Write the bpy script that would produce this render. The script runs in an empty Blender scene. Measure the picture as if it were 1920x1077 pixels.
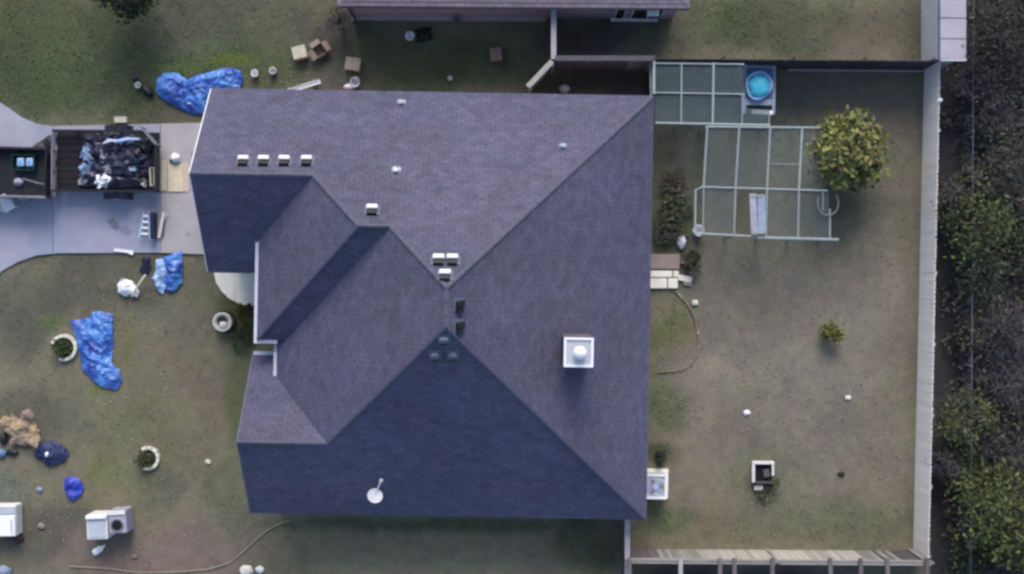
import bpy, math, random
import numpy as np
from mathutils import Vector, Matrix, noise
from mathutils.geometry import delaunay_2d_cdt

random.seed(7); rng = np.random.default_rng(7)
sc = bpy.context.scene
COL = sc.collection
R = math.radians

# ---------------------------------------------------------------- camera
ALT = 45.0            # drone height in metres
PPM = 55.0            # photo pixels per metre on the ground
cam_d = bpy.data.cameras.new("camera"); cam = bpy.data.objects.new("camera", cam_d)
COL.objects.link(cam); sc.camera = cam
cam.location = (0, 0, ALT); cam.rotation_euler = (0, 0, 0)
cam_d.sensor_width = 36; cam_d.sensor_fit = 'HORIZONTAL'
cam_d.lens = 36 * ALT / (1920 / PPM)
cam_d.clip_start = 0.1; cam_d.clip_end = 2000

# ---------------------------------------------------------------- light
SUN_EL, SUN_AZ = 39, -2           # azimuth counted from +Y towards -X
world = bpy.data.worlds.new("World"); sc.world = world; world.use_nodes = True
nt = world.node_tree
bg = nt.nodes["Background"]
sky = nt.nodes.new("ShaderNodeTexSky"); sky.sky_type = 'NISHITA'; sky.sun_disc = False
sky.sun_elevation = R(SUN_EL); sky.sun_rotation = R(-SUN_AZ)
sky.air_density = 1.0; sky.dust_density = 2.0; sky.ozone_density = 1.0
nt.links.new(sky.outputs[0], bg.inputs[0]); bg.inputs[1].default_value = 0.15
sun_d = bpy.data.lights.new("sun", 'SUN'); sun = bpy.data.objects.new("sun", sun_d); COL.objects.link(sun)
sun_d.energy = 1.6; sun_d.angle = R(30); sun_d.color = (1.0, 0.95, 0.89)
sd = Vector((-math.sin(R(SUN_AZ)) * math.cos(R(SUN_EL)), math.cos(R(SUN_AZ)) * math.cos(R(SUN_EL)), math.sin(R(SUN_EL))))
sun.rotation_euler = sd.to_track_quat('Z', 'Y').to_euler()
sc.view_settings.view_transform = 'Standard'; sc.view_settings.look = 'None'
sc.view_settings.gamma = 1; sc.view_settings.use_curve_mapping = False
sc.view_settings.exposure = 0.75
sc.render.engine = 'CYCLES'
sc.cycles.filter_width = 2.8
sc.cycles.max_bounces = 6

# ---------------------------------------------------------------- helpers
def P(px, py, h=0.0):
    k = (ALT - h) / ALT / PPM
    return ((px - 960) * k, (538.5 - py) * k)

def mat(name, col, rough=0.85, var=0.18, scale=6.0, bump=0.0, rand=0.0, metal=0.0, attr=None, spec=0.3, detail=4, col2=None, alpha=None):
    m = bpy.data.materials.new(name); m.use_nodes = True
    n, l = m.node_tree.nodes, m.node_tree.links
    b = n["Principled BSDF"]
    b.inputs["Roughness"].default_value = rough; b.inputs["Metallic"].default_value = metal
    b.inputs["Specular IOR Level"].default_value = spec
    tc = n.new("ShaderNodeTexCoord"); nz = n.new("ShaderNodeTexNoise")
    nz.inputs["Scale"].default_value = scale; nz.inputs["Detail"].default_value = detail; nz.inputs["Roughness"].default_value = 0.65
    l.new(tc.outputs["Object"], nz.inputs["Vector"])
    if attr:
        a = n.new("ShaderNodeAttribute"); a.attribute_name = attr; src = a.outputs["Color"]
    else:
        rgb = n.new("ShaderNodeRGB"); rgb.outputs[0].default_value = (*col, 1); src = rgb.outputs[0]
        if col2:
            mx = n.new("ShaderNodeMix"); mx.data_type = 'RGBA'
            nz2 = n.new("ShaderNodeTexNoise"); nz2.inputs["Scale"].default_value = scale * 0.3; nz2.inputs["Detail"].default_value = 3
            l.new(tc.outputs["Object"], nz2.inputs["Vector"])
            rp = n.new("ShaderNodeMapRange"); rp.inputs[1].default_value = 0.42; rp.inputs[2].default_value = 0.6
            l.new(nz2.outputs[0], rp.inputs[0]); l.new(rp.outputs[0], mx.inputs[0])
            l.new(src, mx.inputs[6]); mx.inputs[7].default_value = (*col2, 1); src = mx.outputs[2]
    mr = n.new("ShaderNodeMapRange"); mr.inputs[1].default_value = 0.3; mr.inputs[2].default_value = 0.7
    mr.inputs[3].default_value = 1 - var; mr.inputs[4].default_value = 1 + var
    l.new(nz.outputs[0], mr.inputs[0]); fac = mr.outputs[0]
    if rand:
        oi = n.new("ShaderNodeObjectInfo"); m2 = n.new("ShaderNodeMapRange")
        m2.inputs[3].default_value = 1 - rand; m2.inputs[4].default_value = 1 + rand
        l.new(oi.outputs["Random"], m2.inputs[0])
        mu = n.new("ShaderNodeMath"); mu.operation = 'MULTIPLY'; l.new(fac, mu.inputs[0]); l.new(m2.outputs[0], mu.inputs[1]); fac = mu.outputs[0]
    vm = n.new("ShaderNodeVectorMath"); vm.operation = 'SCALE'
    l.new(src, vm.inputs[0]); l.new(fac, vm.inputs["Scale"]); l.new(vm.outputs[0], b.inputs["Base Color"])
    if bump:
        bp = n.new("ShaderNodeBump"); bp.inputs["Strength"].default_value = bump; bp.inputs["Distance"].default_value = 0.03
        nb = n.new("ShaderNodeTexNoise"); nb.inputs["Scale"].default_value = scale * 3; nb.inputs["Detail"].default_value = 5
        l.new(tc.outputs["Object"], nb.inputs["Vector"]); l.new(nb.outputs[0], bp.inputs["Height"]); l.new(bp.outputs[0], b.inputs["Normal"])
    if alpha is not None:
        b.inputs["Alpha"].default_value = alpha
    return m

def tag(o, label=None, cat=None, group=None, kind=None):
    if label: o["label"] = label
    if cat: o["category"] = cat
    if group: o["group"] = group
    if kind: o["kind"] = kind
    return o

def thing(name, label, cat, loc=(0, 0, 0), rz=0.0, group=None):
    o = bpy.data.objects.new(name, None); COL.objects.link(o); o.empty_display_size = 0.2
    o.location = loc; o.rotation_euler = (0, 0, rz)
    return tag(o, label, cat, group)

def link(name, me, m, parent=None, loc=None, rot=None):
    o = bpy.data.objects.new(name, me); COL.objects.link(o)
    if m and not me.materials: me.materials.append(m)
    if parent: o.parent = parent
    if loc is not None: o.location = loc
    if rot is not None: o.rotation_euler = rot
    return o

class MB:
    def __init__(s): s.v = []; s.f = []; s.smooth = False
    def add(s, vs, fs):
        o = len(s.v); s.v += [tuple(x) for x in vs]; s.f += [tuple(i + o for i in f) for f in fs]; return s
    def box(s, c, d, rz=0.0, ry=0.0, rx=0.0, bev=0.0):
        M = Matrix.Rotation(rz, 3, 'Z') @ Matrix.Rotation(ry, 3, 'Y') @ Matrix.Rotation(rx, 3, 'X')
        x, y, z = d[0] / 2, d[1] / 2, d[2] / 2; c = Vector(c)
        if bev <= 0:
            vs = [c + M @ Vector(p) for p in [(-x,-y,-z),(x,-y,-z),(x,y,-z),(-x,y,-z),(-x,-y,z),(x,-y,z),(x,y,z),(-x,y,z)]]
            return s.add(vs, [(3,2,1,0),(4,5,6,7),(0,1,5,4),(1,2,6,5),(2,3,7,6),(3,0,4,7)])
        e = bev; vs = []
        for zz, i in ((-z, 0), (z - e, 0), (z, e)):
            for a, b in ((-x+e,-y),(x-e,-y),(x,-y+e),(x,y-e),(x-e,y),(-x+e,y),(-x,y-e),(-x,-y+e)):
                vs.append(c + M @ Vector((a * (1 - i / max(x, 1e-6)), b * (1 - i / max(y, 1e-6)), zz)))
        fs = [tuple(range(7, -1, -1)), tuple(range(16, 24))]
        for r in (0, 8):
            fs += [(r+i, r+(i+1) % 8, r+8+(i+1) % 8, r+8+i) for i in range(8)]
        return s.add(vs, fs)
    def cyl(s, p0, p1, r0, r1=None, n=8, caps=True):
        r1 = r0 if r1 is None else r1
        p0, p1 = Vector(p0), Vector(p1); d = (p1 - p0).normalized()
        a = d.orthogonal().normalized(); b = d.cross(a); vs = []
        for p, r in ((p0, r0), (p1, r1)):
            vs += [p + (a * math.cos(t) + b * math.sin(t)) * r for t in [2 * math.pi * i / n for i in range(n)]]
        fs = [(i, (i+1) % n, n + (i+1) % n, n + i) for i in range(n)]
        if caps: fs += [tuple(range(n - 1, -1, -1)), tuple(range(n, 2 * n))]
        return s.add(vs, fs)
    def tube(s, pts, r, n=6):
        pts = [Vector(p) for p in pts]; vs = []
        for i, p in enumerate(pts):
            d = (pts[min(i+1, len(pts)-1)] - pts[max(i-1, 0)]).normalized()
            up = Vector((0, 0, 1)) if abs(d.z) < 0.9 else Vector((1, 0, 0))
            a = d.cross(up).normalized(); b = d.cross(a)
            rr = r[i] if isinstance(r, (list, tuple)) else r
            vs += [p + (a * math.cos(t) + b * math.sin(t)) * rr for t in [2 * math.pi * k / n for k in range(n)]]
        fs = []
        for i in range(len(pts) - 1):
            fs += [(i*n+k, i*n+(k+1) % n, (i+1)*n+(k+1) % n, (i+1)*n+k) for k in range(n)]
        fs += [tuple(range(n)), tuple(range((len(pts)-1)*n + n - 1, (len(pts)-1)*n - 1, -1))]
        return s.add(vs, fs)
    def prism(s, poly, z0, z1, bev=0.0):
        n = len(poly)
        area = sum(poly[i][0]*poly[(i+1) % n][1] - poly[(i+1) % n][0]*poly[i][1] for i in range(n))
        if area < 0: poly = poly[::-1]
        vs = [(p[0], p[1], z0) for p in poly] + [(p[0], p[1], z1) for p in poly]
        return s.add(vs, [tuple(range(n-1, -1, -1)), tuple(range(n, 2*n))] + [(i, (i+1) % n, n+(i+1) % n, n+i) for i in range(n)])
    def lathe(s, prof, n=20, c=(0, 0, 0), tilt=None):
        M = tilt or Matrix.Identity(3); c = Vector(c); vs = []
        for r, z in prof:
            vs += [c + M @ Vector((r*math.cos(2*math.pi*i/n), r*math.sin(2*math.pi*i/n), z)) for i in range(n)]
        fs = []
        for k in range(len(prof) - 1):
            fs += [(k*n+i, k*n+(i+1) % n, (k+1)*n+(i+1) % n, (k+1)*n+i) for i in range(n)]
        return s.add(vs, fs)
    def build(s, name, m, parent=None, smooth=False, loc=None, rot=None):
        me = bpy.data.meshes.new(name); me.from_pydata(s.v, [], s.f); me.update()
        if smooth: me.polygons.foreach_set("use_smooth", [True] * len(me.polygons))
        return link(name, me, m, parent, loc, rot)

def blob(c, rad, amp=0.25, fr=2.0, seed=0, sub=3):
    import bmesh
    bm = bmesh.new(); bmesh.ops.create_icosphere(bm, subdivisions=sub, radius=1.0)
    mb = MB()
    for v in bm.verts:
        d = v.co.normalized(); k = 1 + amp * noise.noise(d * fr + Vector((seed * 7.3, seed * 1.7, 0))) + amp * 0.5 * noise.noise(d * fr * 3 + Vector((seed, 0, 5)))
        z = d.z * k
        if z < -0.45: z = -0.45 - (z + 0.45) * 0.1
        mb.v.append((c[0] + d.x * k * rad[0], c[1] + d.y * k * rad[1], c[2] + (z + 0.46) * rad[2] / 1.3))
    mb.f = [tuple(v.index for v in f.verts) for f in bm.faces]; bm.free()
    return mb

def inside(p, poly):
    x, y = p; c = False; n = len(poly)
    for i in range(n):
        x1, y1 = poly[i]; x2, y2 = poly[(i+1) % n]
        if (y1 > y) != (y2 > y) and x < (x2-x1)*(y-y1)/(y2-y1)+x1: c = not c
    return c

def bdist(p, poly):
    d = 9e9; n = len(poly); p = Vector(p)
    for i in range(n):
        a = Vector(poly[i]); b = Vector(poly[(i+1) % n]); t = max(0, min(1, (p-a).dot(b-a) / max((b-a).length_squared, 1e-9)))
        d = min(d, (a + (b-a)*t - p).length)
    return d

def crumple(pxpoly, amp=0.14, base=0.02, fr=1.6, step=0.075, seed=0, bulge=0.0):
    """an uneven sheet lying on the ground; returns (centre, MB in local space)"""
    poly = [P(*p) for p in pxpoly]; cx = sum(p[0] for p in poly)/len(poly); cy = sum(p[1] for p in poly)/len(poly)
    poly = [(p[0]-cx, p[1]-cy) for p in poly]; rr = random.Random(seed)
    out = []
    for i in range(len(poly)):
        a, b = Vector(poly[i]), Vector(poly[(i+1) % len(poly)]); n = max(1, int((b-a).length/step))
        for k in range(n):
            q = a.lerp(b, k/n); out.append(Vector((q.x + rr.uniform(-.025, .025), q.y + rr.uniform(-.025, .025))))
    nb = len(out); x0, x1 = min(p[0] for p in poly), max(p[0] for p in poly); y0, y1 = min(p[1] for p in poly), max(p[1] for p in poly)
    pts = list(out); pol2 = [tuple(p) for p in out]
    y = y0
    while y < y1:
        x = x0
        while x < x1:
            q = (x + rr.uniform(-.3, .3)*step, y + rr.uniform(-.3, .3)*step)
            if inside(q, pol2) and bdist(q, pol2) > step*0.4: pts.append(Vector(q))
            x += step
        y += step
    v, e, f, *_ = delaunay_2d_cdt(pts, [(i, (i+1) % nb) for i in range(nb)], [], 1, 1e-5)
    mb = MB()
    for q in v:
        d = min(1, bdist(q, pol2)/0.22); ca_, sa_ = math.cos(seed*1.3), math.sin(seed*1.3); s = Vector(((q.x*ca_-q.y*sa_)*fr*.55 + seed*3.1, (q.x*sa_+q.y*ca_)*fr, seed))
        w = noise.noise(s*0.8)*1.2
        h = (1-abs(noise.noise(s + Vector((w, w, 0)))*2.2)) * 0.7 + (1-abs(noise.noise(s*2.6)*2))*0.35
        mb.v.append((q.x, q.y, base + max(0, h)*amp*(0.25+0.75*d) + bulge*min(1, bdist(q, pol2)/0.5)))
    mb.f = [tuple(x) for x in f]
    return (cx, cy), mb

def solid(o, t=0.006):
    md = o.modifiers.new("thickness", 'SOLIDIFY'); md.thickness = t; md.offset = 1; return o

def leaf_mesh(name, pos, size, cols, up=0.5, asp=0.45, parent=None, m=None, bend=True):
    """many small leaves in one mesh, each a folded four point leaf, colour per leaf"""
    n = len(pos); d = rng.normal(size=(n, 3)); d[:, 2] *= 0.45; d /= np.linalg.norm(d, axis=1)[:, None]
    nn = rng.normal(size=(n, 3)); nn[:, 2] = np.abs(nn[:, 2]) + up*2; w = np.cross(d, nn); w /= np.linalg.norm(w, axis=1)[:, None]
    s = size[:, None]
    v = np.stack([pos - d*s*0.5, pos + w*s*asp*0.5 + d*s*0.05, pos + d*s*0.5 - np.array([0, 0, 0.15])*s, pos - w*s*asp*0.5 + d*s*0.05], 1)
    me = bpy.data.meshes.new(name)
    idx = np.arange(n*4).reshape(n, 4); faces = np.concatenate([idx[:, [0, 1, 2]], idx[:, [0, 2, 3]]], 0)
    me.from_pydata(v.reshape(-1, 3).tolist(), [], faces.tolist())
    ca = me.color_attributes.new("tint", 'FLOAT_COLOR', 'POINT')
    c4 = np.ones((n*4, 4), np.float32); c4[:, :3] = np.repeat(cols, 4, 0); ca.data.foreach_set("color", c4.ravel())
    return link(name, me, m or M['leaf'], parent)

# ---------------------------------------------------------------- materials
M = {}
def shingle_mat(name, c):
    m = bpy.data.materials.new(name); m.use_nodes = True; n, l = m.node_tree.nodes, m.node_tree.links; b = n["Principled BSDF"]
    uv = n.new("ShaderNodeUVMap"); uv.uv_map = "metres"
    br = n.new("ShaderNodeTexBrick"); br.inputs["Scale"].default_value = 1.0; br.inputs["Brick Width"].default_value = 0.31; br.inputs["Row Height"].default_value = 0.145
    br.inputs["Mortar Size"].default_value = 0.009; br.inputs["Mortar Smooth"].default_value = 0.3; br.inputs["Bias"].default_value = 0.0
    br.inputs["Color1"].default_value = (c[0]*0.91, c[1]*0.90, c[2]*0.90, 1); br.inputs["Color2"].default_value = (c[0]*1.10, c[1]*1.09, c[2]*1.09, 1)
    br.inputs["Mortar"].default_value = (c[0]*0.5, c[1]*0.5, c[2]*0.52, 1)
    l.new(uv.outputs[0], br.inputs["Vector"])
    tc = n.new("ShaderNodeTexCoord")
    f = None
    for s, v, dt in ((0.35, 0.10, 3), (3.0, 0.14, 4), (25, 0.16, 2)):
        nz = n.new("ShaderNodeTexNoise"); nz.inputs["Scale"].default_value = s; nz.inputs["Detail"].default_value = dt
        l.new(tc.outputs["Object"], nz.inputs["Vector"])
        mr = n.new("ShaderNodeMapRange"); mr.inputs[1].default_value = 0.3; mr.inputs[2].default_value = 0.7; mr.inputs[3].default_value = 1-v; mr.inputs[4].default_value = 1+v
        l.new(nz.outputs[0], mr.inputs[0])
        if f is None: f = mr.outputs[0]
        else:
            mu = n.new("ShaderNodeMath"); mu.operation = 'MULTIPLY'; l.new(f, mu.inputs[0]); l.new(mr.outputs[0], mu.inputs[1]); f = mu.outputs[0]
    vm = n.new("ShaderNodeVectorMath"); vm.operation = 'SCALE'; l.new(f, vm.inputs["Scale"])
    hz_ = n.new("ShaderNodeTexNoise"); hz_.inputs["Scale"].default_value = 0.5; hz_.inputs["Detail"].default_value = 4; l.new(tc.outputs["Object"], hz_.inputs["Vector"])
    hr = n.new("ShaderNodeMapRange"); hr.inputs[1].default_value = 0.38; hr.inputs[2].default_value = 0.62; l.new(hz_.outputs[0], hr.inputs[0])
    hx = n.new("ShaderNodeMix"); hx.data_type = 'RGBA'; l.new(hr.outputs[0], hx.inputs[0]); hx.inputs[6].default_value = (0.96, 1.0, 1.02, 1); hx.inputs[7].default_value = (1.03, 0.99, 0.99, 1)
    hm = n.new("ShaderNodeVectorMath"); hm.operation = 'MULTIPLY'; l.new(br.outputs[0], hm.inputs[0]); l.new(hx.outputs[2], hm.inputs[1]); l.new(hm.outputs[0], vm.inputs[0])
    l.new(vm.outputs[0], b.inputs["Base Color"]); b.inputs["Roughness"].default_value = 0.95; b.inputs["Specular IOR Level"].default_value = 0.15
    return m

def brick_mat(name, c1, c2, mortar):
    m = bpy.data.materials.new(name); m.use_nodes = True; n, l = m.node_tree.nodes, m.node_tree.links; b = n["Principled BSDF"]
    tc = n.new("ShaderNodeTexCoord"); sx = n.new("ShaderNodeSeparateXYZ"); ad = n.new("ShaderNodeMath"); cx = n.new("ShaderNodeCombineXYZ")
    l.new(tc.outputs["Object"], sx.inputs[0]); l.new(sx.outputs[0], ad.inputs[0]); l.new(sx.outputs[1], ad.inputs[1])
    l.new(ad.outputs[0], cx.inputs[0]); l.new(sx.outputs[2], cx.inputs[1])
    br = n.new("ShaderNodeTexBrick"); br.inputs["Scale"].default_value = 1.0; br.inputs["Brick Width"].default_value = 0.22; br.inputs["Row Height"].default_value = 0.075; br.inputs["Mortar Size"].default_value = 0.006
    br.inputs["Color1"].default_value = (*c1, 1); br.inputs["Color2"].default_value = (*c2, 1); br.inputs["Mortar"].default_value = (*mortar, 1)
    l.new(cx.outputs[0], br.inputs["Vector"]); l.new(br.outputs[0], b.inputs["Base Color"])
    bp = n.new("ShaderNodeBump"); bp.invert = True; bp.inputs["Distance"].default_value = 0.008; l.new(br.outputs[1], bp.inputs["Height"]); l.new(bp.outputs[0], b.inputs["Normal"])
    b.inputs["Roughness"].default_value = 0.9
    return m

M['shingle'] = shingle_mat('asphalt_shingles', (0.086, 0.084, 0.129))
M['shingle_n'] = shingle_mat('mauve_shingles', (0.20, 0.165, 0.19))
M['cap'] = mat('shingle_ridge_caps', (0.088, 0.088, 0.126), 0.95, 0.2, 9)
M['brick'] = brick_mat('red_brown_brick', (0.25, 0.13, 0.10), (0.19, 0.10, 0.08), (0.35, 0.32, 0.28))
M['brick_n'] = brick_mat('mauve_brick', (0.42, 0.32, 0.37), (0.34, 0.26, 0.31), (0.5, 0.45, 0.46))
M['plank_dark'] = mat('oily_dark_planks', (0.010, 0.009, 0.012), 0.8, 0.3, 6, rand=0.2)
M['white'] = mat('white_paint', (0.74, 0.74, 0.76), 0.5, 0.05, 3)
M['dirtywhite'] = mat('weathered_white', (0.62, 0.61, 0.60), 0.6, 0.16, 7)
M['gutter'] = mat('pale_lavender_gutter', (0.56, 0.56, 0.64), 0.5, 0.08, 3)
M['galv'] = mat('galvanised_metal', (0.52, 0.53, 0.56), 0.45, 0.1, 8, metal=0.35)
M['darkmetal'] = mat('dark_grey_metal', (0.10, 0.12, 0.16), 0.55, 0.15, 8)
M['black'] = mat('black_paint', (0.009, 0.009, 0.014), 0.5, 0.3, 6, spec=0.4)
M['ventpaint'] = mat('chalky_vent_paint', (0.60, 0.59, 0.62), 0.6, 0.12, 9)
M['hole'] = mat('dark_void', (0.008, 0.008, 0.01), 0.9, 0.1, 5)
M['glass'] = mat('dark_window_glass', (0.02, 0.025, 0.03), 0.08, 0.05, 3, spec=0.6)
M['blue'] = mat('blue_tarp', (0.022, 0.075, 0.33), 0.42, 0.32, 5, bump=0.3, col2=(0.075, 0.21, 0.54), spec=0.5)  # lighter second blue painted in for highlights on the folds
M['ltblue'] = mat('pale_blue_plastic', (0.34, 0.46, 0.66), 0.5, 0.15, 5, col2=(0.26, 0.38, 0.62))
M['navy'] = mat('navy_cloth', (0.012, 0.02, 0.075), 0.7, 0.3, 8, col2=(0.04, 0.05, 0.12))
M['royal'] = mat('royal_blue_plastic', (0.03, 0.05, 0.36), 0.45, 0.2, 6)
M['teal'] = mat('turquoise_plastic', (0.06, 0.40, 0.56), 0.5, 0.12, 5)
M['tealdk'] = mat('dark_teal_plastic', (0.006, 0.045, 0.045), 0.5, 0.2, 6)
M['tubblue'] = mat('slate_blue_paint', (0.10, 0.17, 0.30), 0.6, 0.2, 5)
M['palepipe'] = mat('pale_pipe', (0.25, 0.285, 0.29), 0.7, 0.14, 5, rand=0.14)
M['platform'] = mat('weathered_blue_grey_boards', (0.22, 0.26, 0.34), 0.7, 0.2, 6, rand=0.1)
M['net'] = mat('green_grey_netting', (0.13, 0.18, 0.19), 0.8, 0.15, 4, alpha=0.30)
M['net2'] = mat('thin_green_grey_netting', (0.19, 0.22, 0.20), 0.8, 0.15, 4, alpha=0.2)
M['cardboard'] = mat('tan_cardboard', (0.37, 0.31, 0.22), 0.9, 0.14, 7)
M['cardboard2'] = mat('pinkish_cardboard', (0.23, 0.17, 0.135), 0.9, 0.16, 7)
M['cardboard3'] = mat('pale_cardboard', (0.46, 0.43, 0.34), 0.9, 0.14, 7)
M['plywood'] = mat('cream_plywood', (0.55, 0.49, 0.36), 0.8, 0.1, 5)
M['plywood2'] = mat('pinkish_plywood', (0.50, 0.41, 0.34), 0.8, 0.1, 5)
M['tanpile'] = mat('tan_kraft_paper', (0.27, 0.195, 0.13), 0.9, 0.25, 6, col2=(0.33, 0.25, 0.15))
M['wood_pale'] = mat('pale_fence_boards', (0.90, 0.83, 0.76), 0.7, 0.06, 3, rand=0.04)
M['wood_grey'] = mat('weathered_grey_boards', (0.21, 0.20, 0.18), 0.9, 0.2, 5, rand=0.25)
M['wood_dark'] = mat('dark_weathered_boards', (0.075, 0.07, 0.075), 0.9, 0.2, 5, rand=0.2)
M['wood_mauve'] = mat('mauve_grey_boards', (0.12, 0.098, 0.105), 0.9, 0.2, 5, rand=0.2)
M['wood_light'] = mat('silvered_boards', (0.33, 0.31, 0.275), 0.9, 0.2, 5, rand=0.2)
M['wood_black'] = mat('blackened_boards', (0.045, 0.04, 0.045), 0.9, 0.2, 5, rand=0.25)
M['rail'] = mat('silvered_rail', (0.33, 0.31, 0.32), 0.85, 0.15, 4)
M['concrete'] = mat('driveway_concrete', (0.31, 0.305, 0.375), 0.9, 0.09, 1.3, bump=0.1, rand=0.035, col2=(0.26, 0.275, 0.355))
M['concrete_w'] = mat('warm_concrete', (0.35, 0.325, 0.335), 0.9, 0.08, 1.5, bump=0.1, rand=0.03)
M['paving'] = mat('cream_concrete', (0.78, 0.73, 0.62), 0.9, 0.1, 4, bump=0.1)
M['paver_pink'] = mat('pinkish_paver', (0.26, 0.205, 0.18), 0.9, 0.12, 5, rand=0.05)
M['stone'] = mat('pale_stone', (0.58, 0.56, 0.48), 0.9, 0.18, 8, rand=0.15)
M['stone_tan'] = mat('tan_edging_stone', (0.23, 0.20, 0.155), 0.9, 0.2, 9, rand=0.25)
M['pebble'] = mat('dull_tan_pebbles', (0.30, 0.265, 0.22), 0.9, 0.2, 9)
M['bark'] = mat('grey_bark', (0.09, 0.08, 0.075), 0.95, 0.3, 9)
M['twig'] = mat('dry_grey_twigs', (0.07, 0.062, 0.066), 0.95, 0.3, 4)
M['leaf'] = mat('leaves', (0, 0, 0), 0.7, 0.1, 5, attr="tint", spec=0.25)
M['tyre'] = mat('black_rubber', (0.014, 0.014, 0.015), 0.85, 0.1, 9)
M['maroon'] = mat('dark_red_car_paint', (0.05, 0.008, 0.014), 0.3, 0.1, 5, spec=0.5)
M['steel'] = mat('worn_grey_steel', (0.17, 0.17, 0.2), 0.6, 0.25, 6, metal=0.2)
M['bagblack'] = mat('black_bin_bag', (0.012, 0.012, 0.04), 0.4, 0.3, 6, spec=0.45)
M['bagwhite'] = mat('white_bag', (0.78, 0.78, 0.8), 0.5, 0.08, 6)
M['baggrey'] = mat('grey_cloth', (0.30, 0.30, 0.36), 0.8, 0.2, 7)
M['denim'] = mat('faded_blue_cloth', (0.24, 0.34, 0.50), 0.85, 0.3, 8, col2=(0.08, 0.13, 0.22))
M['hose'] = mat('tan_hose', (0.25, 0.23, 0.17), 0.6, 0.1, 8)
M['soil'] = mat('dark_planter_soil', (0.03, 0.03, 0.018), 0.95, 0.3, 9)
M['metalroof'] = mat('pale_metal_roofing', (0.35, 0.325, 0.37), 0.6, 0.08, 2, rand=0.02)

# ---------------------------------------------------------------- ground
def axis(lo, hi, st):
    a = list(np.arange(lo, hi + 1e-6, st)); s = st; x = hi
    while x < 400: s *= 1.35; x += s; a.append(x)
    s = st; x = lo
    while x > -400: s *= 1.35; x -= s; a.insert(0, x)
    return np.array(a)
xs, ys = axis(-20, 22, 0.12), axis(-12.5, 12.5, 0.12)
X, Y = np.meshgrid(xs, ys)
PX, PY = X * PPM + 960, 538.5 - Y * PPM
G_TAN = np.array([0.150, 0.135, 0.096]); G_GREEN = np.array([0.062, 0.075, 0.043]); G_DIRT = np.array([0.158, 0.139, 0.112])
G_DARK = np.array([0.044, 0.041, 0.044]); G_PINK = np.array([0.165, 0.12, 0.105]); G_BROWN = np.array([0.075, 0.065, 0.06])
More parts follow.
